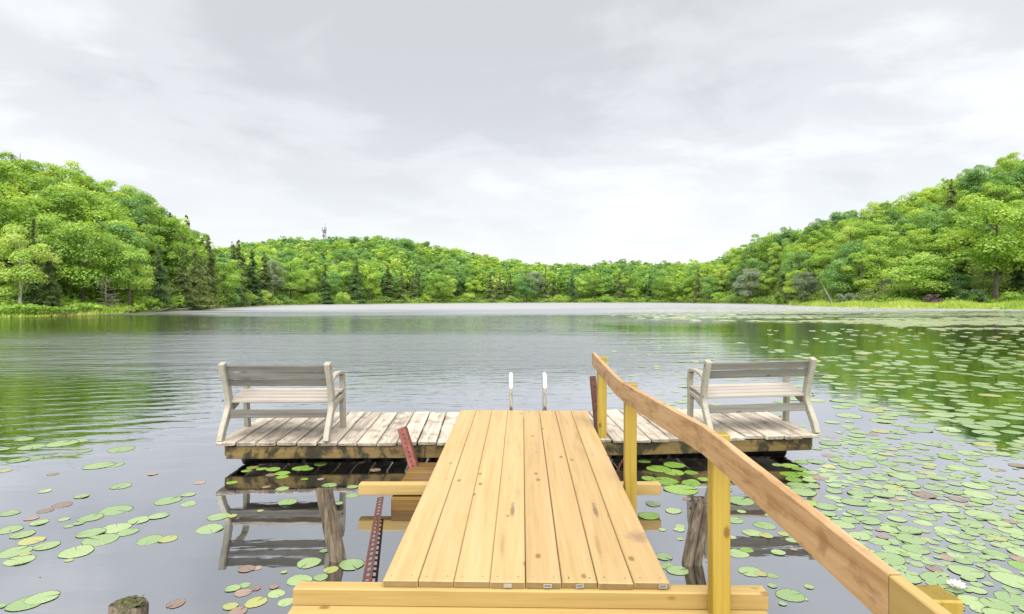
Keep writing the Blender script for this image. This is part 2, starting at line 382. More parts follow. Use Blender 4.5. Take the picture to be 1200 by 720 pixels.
# ------------------------------------------------------------------ terrain and lake
# columns of the photograph: shore row, depth of the ridge, row of the tree tops on the ridge
TAB = np.array([
 (-200, 375.5, 92, 150), (0, 372, 100, 178), (60, 370.5, 106, 192), (100, 369, 112, 206), (140, 367.5, 118, 213), (180, 366, 126, 236),
 (210, 364.5, 134, 257), (240, 363, 146, 284), (262, 361, 195, 291), (300, 358.5, 280, 286), (340, 357.5, 300, 281), (380, 357, 310, 281),
 (420, 356.5, 310, 279), (460, 356, 310, 279), (500, 355.6, 310, 285), (540, 355.3, 310, 292), (580, 355.1, 312, 301), (620, 355, 320, 307),
 (660, 355, 328, 309), (700, 354.9, 330, 308), (745, 354.9, 330, 304), (790, 354.9, 318, 308), (806, 355.2, 295, 307), (830, 355.5, 262, 303),
 (860, 356, 240, 291), (900, 356.5, 215, 270), (940, 358.5, 200, 260), (980, 360, 190, 249), (1020, 361, 185, 242), (1060, 361.5, 180, 227),
 (1100, 361.8, 175, 209), (1130, 362.2, 170, 197), (1180, 362.8, 164, 181), (1200, 363, 160, 177), (1400, 365, 150, 150)], float)
TH = np.degrees(np.arctan((TAB[:, 0] - 600) / FPX))
cosT = np.cos(np.radians(TH))
DS = FPX * CAMH / (TAB[:, 1] - HZ) / cosT
DR = TAB[:, 2] / cosT
TREE_AT_RIDGE = 11.5
HR = CAMH + (HZ - TAB[:, 3]) / FPX * TAB[:, 2] - TREE_AT_RIDGE
TH = np.concatenate([[-180, -120, -80], TH, [80, 120, 180]])
DS = np.concatenate([[7, 14, 45], DS, [60, 14, 7]])
DR = np.concatenate([[70, 75, 100], DR, [130, 75, 70]])
HR = np.concatenate([[12, 13, 16], HR, [18, 13, 12]])
FLAT_T = np.array([-180, -46, -36, -32, 22, 26, 30, 42, 60, 180.]); FLAT_D = np.array([3, 6, 5, 1, 1.5, 10, 17, 20, 6, 3.])
def terrain(th, r):
    ds = np.interp(th, TH, DS); dr = np.interp(th, TH, DR); hr = np.interp(th, TH, HR); fl = np.interp(th, FLAT_T, FLAT_D)
    s0 = ds + fl
    s = np.clip((r - s0) / np.maximum(dr - s0, 5), 0, 1)
    S = .35 * s + .65 * (s * s * (3 - 2 * s)) + .12 * np.sin(np.pi * s)
    up = .22 + .25 * np.clip((r - ds) / np.maximum(fl, .5), 0, 1)
    edge = np.clip((r - ds) / 1.0, 0, 1)
    z = up * edge + hr * S
    past = np.clip((r - dr) / 260, 0, 1)
    z = np.where(r > dr, z - hr * .75 * past, z)
    bed = -np.clip((ds - r) / 9, 0, 1) ** .7 * 1.6 - .02
    return np.where(r < ds, bed, z)
def ground_z(x, y):
    return float(terrain(np.degrees(np.arctan2(x, y)), np.hypot(x, y)))
ths = np.concatenate([np.arange(-180, -50, 4), np.arange(-50, 50, .4), np.arange(50, 181, 4.)])
rs = np.concatenate([[0.01], np.linspace(2, 20, 8), np.geomspace(24, 420, 110), [520, 700, 1200, 2500, 5000]])
TT, RR = np.meshgrid(ths, rs, indexing='ij')
ZZ = terrain(TT, RR) + np.where(RR > np.interp(TT, TH, DS) + 3, .25 * np.sin(RR * .7 + TT * 3.1) * np.sin(TT * 2.3 + 1), 0)
V = np.stack([RR * np.sin(np.radians(TT)), RR * np.cos(np.radians(TT)), ZZ], -1).reshape(-1, 3)
nt, nr = len(ths), len(rs)
I = (np.arange(nt - 1)[:, None] * nr + np.arange(nr - 1)[None, :]).ravel()
Fq = np.stack([I, I + nr, I + nr + 1, I + 1], -1)
m, nn, ll, out = newmat('forest_floor')
b = nn.new('ShaderNodeBsdfPrincipled'); b.inputs['Roughness'].default_value = .95
nz = N(nn, 'ShaderNodeTexNoise', i_Scale=.35, i_Detail=8.0, i_Roughness=.7); ll.new(mapped(nn, ll, (1, 1, 1), False), nz.inputs['Vector'])
rp = ramp(nn, [(.35, (.05, .045, .02)), (.5, (.07, .10, .025)), (.65, (.12, .17, .035))]); ll.new(nz.outputs['Fac'], rp.inputs[0])
ll.new(rp.outputs[0], b.inputs['Base Color']); ll.new(b.outputs[0], out.inputs[0])
g = link('ground', mesh_np('ground', V, Fq[:, ::-1], m, smooth=True)); g['kind'] = 'structure'

def water_mat():
    m, nn, ll, out = newmat('lake_water')
    b = nn.new('ShaderNodeBsdfPrincipled')
    b.inputs['Base Color'].default_value = (.54, .545, .555, 1)
    b.inputs['Metallic'].default_value = 1.0
    b.inputs['Specular Tint'].default_value = (.96, .97, 1.0, 1)
    t = nn.new('ShaderNodeTexCoord')
    def noise(scale, sx, sy, rot=0, det=3.0, rough=.5, dist=0.0):
        mp = nn.new('ShaderNodeMapping'); mp.inputs['Scale'].default_value = (sx, sy, 1); mp.inputs['Rotation'].default_value = (0, 0, rot)
        ll.new(t.outputs['Object'], mp.inputs[0])
        n = N(nn, 'ShaderNodeTexNoise', i_Scale=scale, i_Detail=det, i_Roughness=rough, i_Distortion=dist); ll.new(mp.outputs[0], n.inputs['Vector'])
        return n.outputs['Fac']
    def mr(x, a, b_, c, d):
        n = N(nn, 'ShaderNodeMapRange', interpolation_type='SMOOTHSTEP')
        for i, q in enumerate((a, b_, c, d)): n.inputs[i + 1].default_value = q
        ll.new(x, n.inputs[0]); return n.outputs[0]
    def mm(op, x, y):
        n = N(nn, 'ShaderNodeMath', op=op)
        for i, q in enumerate((x, y)):
            if isinstance(q, (int, float)): n.inputs[i].default_value = q
            else: ll.new(q, n.inputs[i])
        return n.outputs[0]
    sp = nn.new('ShaderNodeSeparateXYZ'); ll.new(t.outputs['Object'], sp.inputs[0])
    Y = sp.outputs['Y']; X = sp.outputs['X']
    # wind: calm round the dock and in the lee of the right bank, ruffled in long bands farther out
    bands = noise(1.0, .018, .085, R(6), 4.0, .6, .6)
    far = mr(Y, 10, 17, 0, 1)
    midband = mr(Y, 26, 33, 1.0, .25)
    windy = mm('MULTIPLY', mm('MULTIPLY', far, midband), mr(bands, .36, .54, .55, 1.0))
    lee = mm('MULTIPLY', mr(X, 2.5, 7.0, 1.0, .06), mr(X, -15.0, -6.0, .85, 1.0))
    leeY = mr(Y, 34, 46, 0, 1)
    lee = mm('MAXIMUM', lee, leeY)
    windy = mm('MULTIPLY', windy, lee)
    edge_n = noise(1.0, .035, .10, R(4), 4.0, .6, .4)
    Yw = mm('ADD', Y, mm('MULTIPLY', mm('SUBTRACT', edge_n, .5), 60.0))
    vfar = mr(Yw, 30, 92, 0, 1)
    windy = mm('MAXIMUM', windy, mm('MULTIPLY', vfar, mr(bands, .36, .50, .62, 1.0)))
    # ripples
    r1 = noise(1.0, 1.0, 3.4, R(-16), 3.0, .55, .3)
    r2 = noise(1.0, 3.5, 10.0, R(8), 3.0, .55, .2)
    r0 = noise(1.0, .32, 1.25, R(-7), 3.0, .55, .5)
    hgt = mm('ADD', mm('ADD', mm('MULTIPLY', r1, .055), mm('MULTIPLY', r2, .016)), mm('MULTIPLY', mm('MULTIPLY', r0, far), .12))
    amp = mm('ADD', mm('MULTIPLY', windy, .85), mm('MULTIPLY', mr(Y, 5.0, 9.5, .02, .24), mr(X, 2.0, 5.0, 1.0, .22)))
    hh = mm('MULTIPLY', hgt, amp)
    # a low wave train coming in from the left
    mpw = nn.new('ShaderNodeMapping'); mpw.inputs['Rotation'].default_value = (0, 0, R(66)); ll.new(t.outputs['Object'], mpw.inputs[0])
    wv = N(nn, 'ShaderNodeTexWave', wave_type='BANDS', bands_direction='X', i_Scale=.60, i_Distortion=7.0, i_Detail=4.0); wv.inputs['Detail Scale'].default_value = .45
    ll.new(mpw.outputs[0], wv.inputs['Vector'])
    wm = mm('MULTIPLY', mm('MULTIPLY', mr(X, -3.2, .8, 1.0, .0), mr(Y, 5.2, 8.5, .0, 1.0)), mr(Y, 13, 22, 1.0, .2))
    hh = mm('ADD', hh, mm('MULTIPLY', mm('MULTIPLY', wv.outputs['Fac'], wm), .0027))
    bp = N(nn, 'ShaderNodeBump', i_Strength=1.0, i_Distance=1.0); ll.new(hh, bp.inputs['Height']); ll.new(bp.outputs[0], b.inputs['Normal'])
    ro = mm('ADD', mm('MULTIPLY', windy, mm('ADD', .20, mm('MULTIPLY', vfar, .34))), .012)
    ll.new(ro, b.inputs['Roughness'])
    ll.new(b.outputs[0], out.inputs[0]); return m
thw = np.arange(0, 360, 3.)
dsw = np.interp((thw + 180) % 360 - 180, TH, DS) + .6
pts = [(0, 0, 0)] + [(dd * math.sin(R(a)), dd * math.cos(R(a)), 0) for a, dd in zip(thw, dsw)]
# a fine ring layout so the sheet follows the shore
thw = np.concatenate([np.arange(-180, -50, 3), np.arange(-50, 50, .4), np.arange(50, 180, 3.)])
dsw = np.interp(thw, TH, DS) + .6
frac = np.array([.002, .02, .05, .1, .2, .4, .7, 1.0])
RRw = dsw[:, None] * frac[None, :]; TTw = np.repeat(thw[:, None], len(frac), 1)
Vw = np.stack([RRw * np.sin(np.radians(TTw)), RRw * np.cos(np.radians(TTw)), 0 * RRw], -1).reshape(-1, 3)
k = len(frac); nth = len(thw)
ii = (np.arange(nth)[:, None] * k + np.arange(k - 1)[None, :]).ravel(); jj = (((np.arange(nth) + 1) % nth)[:, None] * k + np.arange(k - 1)[None, :]).ravel()
Fw = np.stack([ii, ii + 1, jj + 1, jj], -1)
w = link('lake_water', mesh_np('lake_water', Vw, Fw, water_mat())); w['kind'] = 'structure'

# ------------------------------------------------------------------ trees
def cards_of(P, Nrm, size, rng, tint):
    n = len(P)
    Nrm = Nrm / np.maximum(np.linalg.norm(Nrm, axis=1, keepdims=True), 1e-6)
    rv = rng.normal(size=(n, 3)); T = np.cross(Nrm, rv); T /= np.maximum(np.linalg.norm(T, axis=1, keepdims=True), 1e-6)
    B = np.cross(Nrm, T)
    a = (size * rng.uniform(.55, 1.25, n))[:, None] * .5; b = a * rng.uniform(.5, 1.0, (n, 1))
    j = lambda: rng.uniform(.6, 1.15, (n, 1))
    V = np.stack([P - T*a*j() - B*b*j()*.6, P + T*a*j()*.7 - B*b*j(), P + T*a*j() + B*b*j()*.7, P - T*a*j()*.6 + B*b*j()], 1).reshape(-1, 3)
    F = np.arange(4 * n).reshape(-1, 4)
    return V, F, np.repeat(tint, 4)
def broadleaf(seed, H=10.0, Rd=3.4, low=.16, nl=26, n=9500, size=.245, gap=0.0, top=1.0):
    rng = np.random.default_rng(seed)
    P, Q, T = [], [], []
    zc, zr = H * (1 + low) / 2, H * (1 - low) / 2
    cs, rs_ = [], []
    for i in range(nl):
        for _ in range(30):
            d = rng.normal(size=3); d /= np.linalg.norm(d); q = rng.uniform(.35, 1) ** .5
            c = np.array([d[0] * Rd * q * .78, d[1] * Rd * q * .78, zc + d[2] * zr * q * .80])
            tz = (c[2] - low * H) / (H * (1 - low)); wid = (math.sin(math.pi * min(1, max(.06, tz * .86 + .1)) ** .85)) ** .7
            if math.hypot(c[0], c[1]) < Rd * wid: break
        cs.append(c); rs_.append(Rd * rng.uniform(.22, .40) * (1.1 - .25 * max(0, tz)))
    cs = np.array(cs); rs_ = np.array(rs_)
    w_ = rs_ ** 2; w_ /= w_.sum()
    li = rng.choice(nl, n, p=w_)
    d = rng.normal(size=(n, 3)); d /= np.linalg.norm(d, axis=1, keepdims=True)
    d[:, 2] = np.where(d[:, 2] < -.35, -d[:, 2], d[:, 2])
    rad = rs_[li] * rng.uniform(.62, 1.12, n) * np.where(rng.random(n) < .1, 1.18, 1)
    P = cs[li] + d * rad[:, None] * np.array([1.05, 1.05, .82])
    Nn = d + rng.normal(size=(n, 3)) * .42 + np.array([0, 0, .30])
    lt = rng.uniform(-.16, .16, nl)
    tint = .5 + lt[li] + rng.normal(size=n) * .11
    return cards_of(P, Nn, size, rng, tint)
def conifer(seed, H=11.0, Rd=2.4, n=8500, size=.25, low=.05, droop=.35, power=.75, ragged=.25):
    rng = np.random.default_rng(seed)
    nb = 95
    hz_ = low + (1 - low) * rng.random(nb) ** 1.25
    az = rng.uniform(0, 2 * math.pi, nb)
    ln = Rd * np.maximum(.05, (1 - hz_)) ** power * rng.uniform(1 - ragged * 1.6, 1.12, nb)
    w_ = ln ** 1.25 + .08; w_ /= w_.sum()
    bi = rng.choice(nb, n, p=w_); t = rng.random(n) ** .65
    r = ln[bi] * t; spread = (.10 + .22 * t) * np.maximum(ln[bi], .4)
    side = rng.normal(size=n) * spread * .75
    x = np.cos(az[bi]) * r - np.sin(az[bi]) * side; y = np.sin(az[bi]) * r + np.cos(az[bi]) * side
    z = hz_[bi] * H - droop * r * (.4 + .6 * t) + rng.normal(size=n) * .10 + .25 * (1 - t)
    P = np.stack([x, y, np.maximum(z, .15)], 1)
    out_ = np.stack([np.cos(az[bi]), np.sin(az[bi]), 0 * r], 1)
    Nn = np.array([0, 0, 1.0]) + out_ * .45 + rng.normal(size=(n, 3)) * .42
    lt = rng.uniform(-.14, .14, nb)
    tint = .42 + lt[bi] + .16 * (t - .5) + rng.normal(size=n) * .10
    return cards_of(P, Nn, size, rng, tint)
def limbs(seed, H, Rd, top=.8, r0=.16, n=9, lean=0.0):
    rng = random.Random(seed); mb = MB()
    path = [(0, 0, -.3)] + [(lean * t * H + rng.uniform(-.08, .08), rng.uniform(-.08, .08), H * top * t) for t in (.12, .3, .5, .7, .9, 1)]
    mb.tube(path, [r0 * 1.35, r0 * 1.05, r0 * .9, r0 * .75, r0 * .55, r0 * .3, r0 * .12], 6)
    for i in range(n):
        t = rng.uniform(.3, .92); an = rng.uniform(0, 6.28); l = Rd * rng.uniform(.45, .8) * (1.15 - t * .6)
        z = H * top * t; x0 = lean * t * H
        mb.tube([(x0, 0, z), (x0 + math.cos(an) * l * .5, math.sin(an) * l * .5, z + l * .35), (x0 + math.cos(an) * l, math.sin(an) * l, z + l * .75)], [r0 * .4 * (1.1 - t * .6), r0 * .22, r0 * .07], 4, False)
    return mb
def mb_mesh(mb, name, mat):
    me = bpy.data.meshes.new(name); me.from_pydata(mb.v, [], mb.f); me.materials.append(mat); me.update(); return me

BR = [('broad', i, dict(H=10 + (i % 3), Rd=3.1 + .35 * (i % 4), low=.03 + .04 * (i % 3), nl=22 + 4 * (i % 4))) for i in range(8)]
CO = [('con', i, dict(H=11.0, Rd=2.0 + .35 * (i % 3), power=.6 + .15 * (i % 3), droop=.25 + .12 * (i % 3))) for i in range(6)]
KIND = {  # kind of tree: (name, leaf materials, shapes)
 'fresh': ('broadleaf_tree', 'broad', BR[0:5]), 'deep': ('broadleaf_tree', 'deep', BR[2:7]), 'lime': ('broadleaf_tree', 'lime', BR[1:4]),
 'olive': ('conifer_tree', 'olive', CO[0:4]), 'needle': ('conifer_tree', 'needle', CO[1:6]), 'silver': ('broadleaf_tree', 'silver', BR[5:8])}
PROTO = {}
def proto(kind, j):
    key = (kind, j)
    if key not in PROTO:
        name, lm, shapes = KIND[kind]
        typ, sd_, kw = shapes[j % len(shapes)]
        if typ == 'broad': V, F, T = broadleaf(100 + sd_, **kw)
        else: V, F, T = conifer(200 + sd_, **kw)
        crown = mesh_np('crown', V, F, L[lm], {'tint': T})
        tr = mb_mesh(limbs(300 + sd_, kw['H'], kw['Rd'], .85 if typ == 'broad' else .97, .17 if typ == 'broad' else .15, 9 if typ == 'broad' else 3), 'trunk', M['trunk'])
        PROTO[key] = (name, crown, tr, kw['H'], kw['Rd'])
    return PROTO[key]
def place_tree(kind, j, x, y, h, label, group, wid=1.0, rz=0.0, tilt=0.0, name=None, trunkmat=None):
    nm, crown, tr, H, Rd = proto(kind, j)
    t = empty(name or nm, (x, y, ground_z(x, y) - .05), rz)
    t.rotation_euler = (tilt, tilt * .6, rz)
    s = h / H; t.scale = (s * wid, s * wid, s)
    tag(t, label, 'tree', group)
    if trunkmat:
        tr = tr.copy(); tr.materials.clear(); tr.materials.append(trunkmat)
    link('trunk', tr, t); link('crown', crown, t)
    return t

rng = random.Random(7)
taken = []
def at_shore(u, v_base, extra=0.0):
    """A spot on land in column u, a little behind the shore."""
    th = math.degrees(math.atan((u - 600) / FPX)); ds = float(np.interp(th, TH, DS)) + extra
    return ds * math.sin(R(th)), ds * math.cos(R(th))
def hero(kind, j, u, extra, ytop, label, wid=1.0, **kw):
    x, y = at_shore(u, 0, extra); z = ground_z(x, y)
    h = CAMH + (HZ - ytop) / FPX * y - z
    taken.append((x, y, 2.2 * wid))
    return place_tree(kind, j, x, y, h, label, None, wid, rng.uniform(0, 6), **kw)
hero('lime', 0, 24, 4.5, 256, 'pale lime broadleaf tree with a whitish trunk behind the left grassy bank', 1.0, trunkmat=M['birch'])
hero('olive', 0, 60, 4.0, 285, 'greyish olive conifer beside the whitish trunk on the left grassy bank', .9)
hero('lime', 1, 152, 2.5, 272, 'bright yellow-green tree at the waterline just right of the bare grey conifer', .95)
hero('fresh', 3, 98, 8.0, 250, 'tall green tree rising between the olive conifer and the bare grey conifer', 1.0)
hero('needle', 1, 186, 3, 283, 'dark layered conifer at the waterline just right of the bright yellow-green tree', 1.1)
hero('olive', 2, 214, 2.5, 290, 'olive conifer leaning over the driftwood on the left shore', 1.1)
hero('olive', 1, 240, 2.5, 300, 'last olive conifer on the left point before the far shore begins', 1.1)
hero('fresh', 2, 1168, 22, 214, 'largest spreading green tree on the right bank above the marsh grass', 1.25)
hero('lime', 2, 1072, 20, 291, 'rounded yellow-green willow in front of the right hillside', 1.55)
hero('silver', 0, 945, 6, 313, 'silvery green tree bending beside the leaning bare trunk', 1.15, tilt=R(6))
hero('deep', 1, 1116, 21, 316, 'small deep green tree between the round willow and the largest tree', 1.2)
hero('fresh', 4, 1010, 22, 290, 'green tree behind the grey brush pile on the right bank', 1.2)
hero('silver', 1, 878, 3, 312, 'silvery green tree at the waterline before the right marsh begins', 1.2)
hero('olive', 3, 818, 3, 313, 'narrow olive conifer at the tip of the right shore', 1.0)

# dead trees
def dead_tree(name, x, y, h, seed, mat, label, spread=.32, n=46, lean=0.0, up=.15, r0=.10, cat='dead tree'):
    rg = random.Random(seed); z0 = ground_z(x, y)
    t = empty(name, (x, y, z0 - .05)); tag(t, label, cat)
    tp = [(lean * h * q, .03 * math.sin(9 * q), h * q) for q in (0, .2, .45, .7, 1)]
    MB().tube([(0, 0, -.3)] + tp[1:], [r0, r0 * .85, r0 * .65, r0 * .4, r0 * .1], 6).build('trunk', mat, t)
    mb = MB()
    for i in range(n):
        q = rg.uniform(.1, .97); an = rg.uniform(0, 6.28); l = h * spread * (1.05 - q) ** .7 * rg.uniform(.6, 1.1)
        b0 = Vector((lean * h * q, 0, h * q)); d = Vector((math.cos(an), math.sin(an), up + rg.uniform(-.2, .2)))
        mb.tube([b0, b0 + d * l * .5 + Vector((0, 0, -.02 * l)), b0 + d * l], [r0 * .32 * (1.1 - q * .6), r0 * .2 * (1.1 - q * .5), .012], 4, False)
        for k in range(3):
            p = b0 + d * l * rg.uniform(.4, .95); a2 = an + rg.uniform(-1, 1)
            mb.tube([p, p + Vector((math.cos(a2), math.sin(a2), rg.uniform(-.1, .3))) * l * .32], [r0 * .16, .01], 3, False)
    o = mb.build('branches', mat, t); o['kind'] = 'stuff'
    taken.append((x, y, 1.6)); return t
x, y = at_shore(124, 0, 1.6); dead_tree('dead_conifer', x, y, 4.4, 1, M['deadwood'], 'bare grey dead conifer at the waterline of the left shore', .36, 60)
x, y = at_shore(976, 0, 12); dead_tree('leaning_dead_trunk', x, y, 5.0, 2, M['paledead'], 'bare pale trunk leaning left over the marsh grass on the right bank', .10, 4, -.52, .2, .26)
x, y = at_shore(1120, 0, 19); dead_tree('dead_conifer', x, y, 6.4, 3, M['deadwood'], 'thin grey dead tree left of the largest tree on the right bank', .2, 40)
x, y = at_shore(1040, 0, 21); dead_tree('dead_brush', x, y, 5.5, 4, M['paledead'], 'tangle of grey dead branches left of the round willow', .55, 70, 0, .5, .08, 'dead brush')
x, y = at_shore(903, 0, 20); dead_tree('dead_broadleaf_tree', x, y, 10.6, 5, M['paledead'], 'white dead branching tree standing among green crowns on the right slope', .30, 20, 0, .9, .13)

# shrubs and driftwood at the shore
def shrub(u, extra, h, wd, lm, label, seed, group=None):
    x, y = at_shore(u, 0, extra); z = ground_z(x, y)
    V, F, T = broadleaf(seed, H=h, Rd=h * wd, low=-.05, nl=16, n=1800, size=.26)
    t = empty('shrub', (x, y, z)); tag(t, label, 'shrub', group)
    link('foliage', mesh_np('foliage', V, F, L[{'fresh': 'broad'}.get(lm, lm)], {'tint': T}), t)
    mb_ = limbs(seed, h, h * wd, .7, .05, 6); link('stem', mb_mesh(mb_, 'stem', M['trunk']), t)
    taken.append((x, y, h * wd * .8))
shrub(1095, 15, 2.2, .8, 'twig', 'purple brown bush in the marsh grass on the right bank', 41)
shrub(1014, 15.5, 3.0, .9, 'olive', 'dull olive bush below the grey dead branches', 42)
shrub(992, 14, 2.6, .9, 'silver', 'grey green bush just right of the leaning bare trunk', 43)
shrub(1140, 16, 3.6, .6, 'needle', 'dark upright bush left of the largest tree', 44)
shrub(1190, 15, 2.5, 1.0, 'fresh', 'bright low bush at the right edge of the marsh grass', 45)
for i, (u, ex) in enumerate([(270, 1.5), (288, 1.6), (306, 1.2), (330, 2.0), (364, 1.5), (402, 1.5), (452, 2), (500, 2), (548, 2), (598, 2), (655, 2), (712, 2), (760, 2), (800, 2), (842, 2), (860, 2), (915, 3)]):
    shrub(u, ex, 2.2 + (i % 3) * .5, .9, ('deep', 'fresh', 'lime')[i % 3], 'low green bush fringing the far waterline under the trees', 60 + i, 'bushes along the far waterline')
for i, (u, ex, l, a) in enumerate([(182, .3, 3.2, .2), (205, .3, 4.0, -.1), (226, .4, 3.0, .3), (249, .3, 4.6, .0), (146, .3, 2.2, .4)]):
    x, y = at_shore(u, 0, ex)
    th = math.degrees(math.atan2(x, y))
    o = MB().tube([(-l/2, 0, 0), (-l*.1, .08, .06), (l*.25, 0, .12), (l/2, -.05, .3)], [.11, .10, .08, .04], 7).build('driftwood_log', M['deadwood'])
    o.location = (x, y, .16); o.rotation_euler = (0, 0, R(-th) + a)
    tag(o, 'bleached driftwood log lying along the left shore below the conifers', 'log', 'driftwood logs on the left shore')

# the woods: spots on the slopes, then the ones that show largest become trees of their own
rn = np.random.default_rng(11)
spots = []
grid = {}
def free(x, y, d):
    cx, cy = int(x // 6), int(y // 6)
    for a in range(cx - 1, cx + 2):
        for b_ in range(cy - 1, cy + 2):
            for (qx, qy, qd) in grid.get((a, b_), ()):
                if (qx - x) ** 2 + (qy - y) ** 2 < (.5 * (qd + d)) ** 2: return False
    return True
for (qx, qy, qd) in taken: grid.setdefault((int(qx // 6), int(qy // 6)), []).append((qx, qy, qd * 1.6))
for it in range(36000):
    th = rn.uniform(-48, 48)
    ds = np.interp(th, TH, DS); dr = np.interp(th, TH, DR); fl = np.interp(th, FLAT_T, FLAT_D)
    q = rn.random()
    r = ds + fl + 1.2 + (dr + 30 - ds - fl) * q ** 1.15
    if rn.random() < .22: r = ds + fl + rn.uniform(.8, 4)
    d = 3.9 if r < 140 else 4.9
    x, y = r * math.sin(R(th)), r * math.cos(R(th))
    if free(x, y, d):
        grid.setdefault((int(x // 6), int(y // 6)), []).append((x, y, d))
        sl = (r - ds - fl) / max(1, dr - ds - fl)
        shore = (r - ds - fl) < 9
        region = 'left' if th < -26.2 else ('right' if th > 16.5 else 'far')
        p = rn.random()
        if shore: kind = 'olive' if p < .28 else 'needle' if p < .5 else 'fresh' if p < .68 else 'deep' if p < .82 else 'silver' if p < .9 else 'lime'
        elif region == 'left' and sl < .45: kind = 'olive' if p < .22 else 'needle' if p < .34 else 'fresh' if p < .68 else 'lime' if p < .85 else 'deep'
        elif region == 'far': kind = 'fresh' if p < .44 else 'lime' if p < .52 else 'deep' if p < .97 else 'olive'
        else: kind = 'fresh' if p < .54 else 'lime' if p < .68 else 'deep' if p < .97 else 'olive'
        h = rn.uniform(8.6, 12.0) * (1.0 if shore else 1.04) * (1.18 if region == 'far' and shore else 1.0)
        spots.append([x, y, h, kind, region, shore, sl])
# which show: paint discs nearest first on a coarse picture grid
GW, GH = 600, 130
cov = np.zeros((GH, GW), bool)
spots.sort(key=lambda s: math.hypot(s[0], s[1]))
for s in spots:
    x, y, h = s[:3]; z = ground_z(x, y)
    u = 600 + FPX * x / y; vt = HZ - (z + h - CAMH) * FPX / y; vb = HZ - (z - CAMH) * FPX / y; wr = .30 * h * FPX / y
    u0, u1 = int((u - wr) / 2), int((u + wr) / 2) + 1; v0, v1 = int((vt + h * .1 * FPX / y - 130) / 2), int((vb - 130) / 2) + 1
    u0, u1, v0, v1 = max(0, u0), min(GW, u1), max(0, v0), min(GH, v1)
    if u1 > u0 and v1 > v0:
        s.append(int((~cov[v0:v1, u0:u1]).sum())); cov[v0:v1, u0:u1] = True
    else: s.append(0)
order = sorted(range(len(spots)), key=lambda i: -spots[i][7])
INDIV = set(i for i in order[:262] if spots[i][7] > 0)
WORDS = {'fresh': 'fresh green broadleaf tree', 'deep': 'deep green broadleaf tree', 'lime': 'yellow-green broadleaf tree', 'olive': 'olive conifer', 'needle': 'dark green conifer', 'silver': 'silvery green broadleaf tree'}
fV, fF, fT, fM = {}, {}, {}, {}
LOD = {}
def lod(kind, j):
    if (kind, j) not in LOD:
        typ, sd_, kw = KIND[kind][2][j % len(KIND[kind][2])]
        LOD[(kind, j)] = (broadleaf(100 + sd_, **{**kw, 'n': 620, 'size': .85}) if typ == 'broad' else conifer(200 + sd_, **{**kw, 'n': 560, 'size': .75})) + (kw['H'],)
    return LOD[(kind, j)]
WV, WF, WT, WMi = [], [], [], []
LK = list(L)
off = 0
tn = 0
for i, (x, y, h, kind, region, shore, sl, vis) in enumerate(spots):
    j = int(rn.integers(0, 5))
    rz = rn.uniform(0, 6.28); wd = rn.uniform(.95, 1.3)
    if i in INDIV:
        u = 600 + FPX * x / y
        mark = [m_ for lim, m_ in ((80, 'behind the left grassy bank'), (150, 'behind the bare grey conifer'), (200, 'behind the layered conifer'), (262, 'near the left point'), (350, 'left of the radio mast'), (412, 'below the radio mast'), (500, 'right of the radio mast'),
                (600, 'beyond the pine ramp'), (700, 'beyond the swim ladder'), (806, 'in the low saddle across the lake'), (870, 'at the tip of the right shore'), (935, 'around the white dead tree'), (1000, 'behind the leaning trunk'), (1050, 'behind the grey brush tangle'), (1105, 'behind the round willow'), (9999, 'behind the largest tree')) if u < lim][0]
        lev = 'by the waterline' if shore else 'low in the woods' if sl < .33 else 'midway up the woods' if sl < .7 else 'on the wooded crest'
        lab = f"{WORDS[kind]} {lev} {mark}"
        place_tree(kind, j, x, y, h, lab, f"{WORDS[kind]}s {lev} {mark}", wd, rz)
    else:
        V, F, T, H = lod(kind, j)
        s = h / H; c, s_ = math.cos(rz), math.sin(rz); z = ground_z(x, y)
        Vn = np.stack([(V[:, 0] * c - V[:, 1] * s_) * s * wd + x, (V[:, 0] * s_ + V[:, 1] * c) * s * wd + y, V[:, 2] * s + z], 1)
        WV.append(Vn); WF.append(F + off); WT.append(T + rn.uniform(-.2, .2)); WMi.append(np.full(len(F), LK.index(KIND[kind][1]))); off += len(V)
print('trees', len(spots), 'single', len(INDIV), 'visible', sum(s[7] > 0 for s in spots))
me = mesh_np('far_woods', np.concatenate(WV), np.concatenate(WF), L[LK[0]], {'tint': np.concatenate(WT)})
for k_ in LK[1:]: me.materials.append(L[k_])
me.polygons.foreach_set('material_index', np.concatenate(WMi).astype(np.int32))
o = link('far_woods', me); tag(o, 'mass of smaller green tree crowns filling the wooded hills round the lake', 'woods', kind='stuff')

# undergrowth at the feet of the woods
rg2 = np.random.default_rng(31); n = 52000
th = rg2.uniform(-47, 47, n); ds = np.interp(th, TH, DS); fl = np.interp(th, FLAT_T, FLAT_D)
r = ds + np.where(fl < 8, .25, fl * .82) + (rg2.random(n) ** 1.6) * 20
x, y = r * np.sin(np.radians(th)), r * np.cos(np.radians(th))
hb_ = np.where(th < -33, .45, 1.0) * (1.15 + .9 * np.sin(x * .55 + 2 * np.sin(y * .21)) * np.sin(y * .43 + x * .13))
P = np.stack([x, y, terrain(th, r) + .1 + np.maximum(.15, hb_) * rg2.random(n) ** .6], 1)
V, F, T = cards_of(P, rg2.normal(size=(n, 3)) * .6 + np.array([0, -.35, .6]), .42, rg2, .42 + .16 * np.sin(x * .4 + 1) * np.sin(y * .3) + rg2.normal(size=n) * .12)
o = link('undergrowth', mesh_np('undergrowth', V, F, L['broad'], {'tint': T})); tag(o, 'leafy undergrowth filling the ground at the foot of the woods', 'undergrowth', kind='stuff')

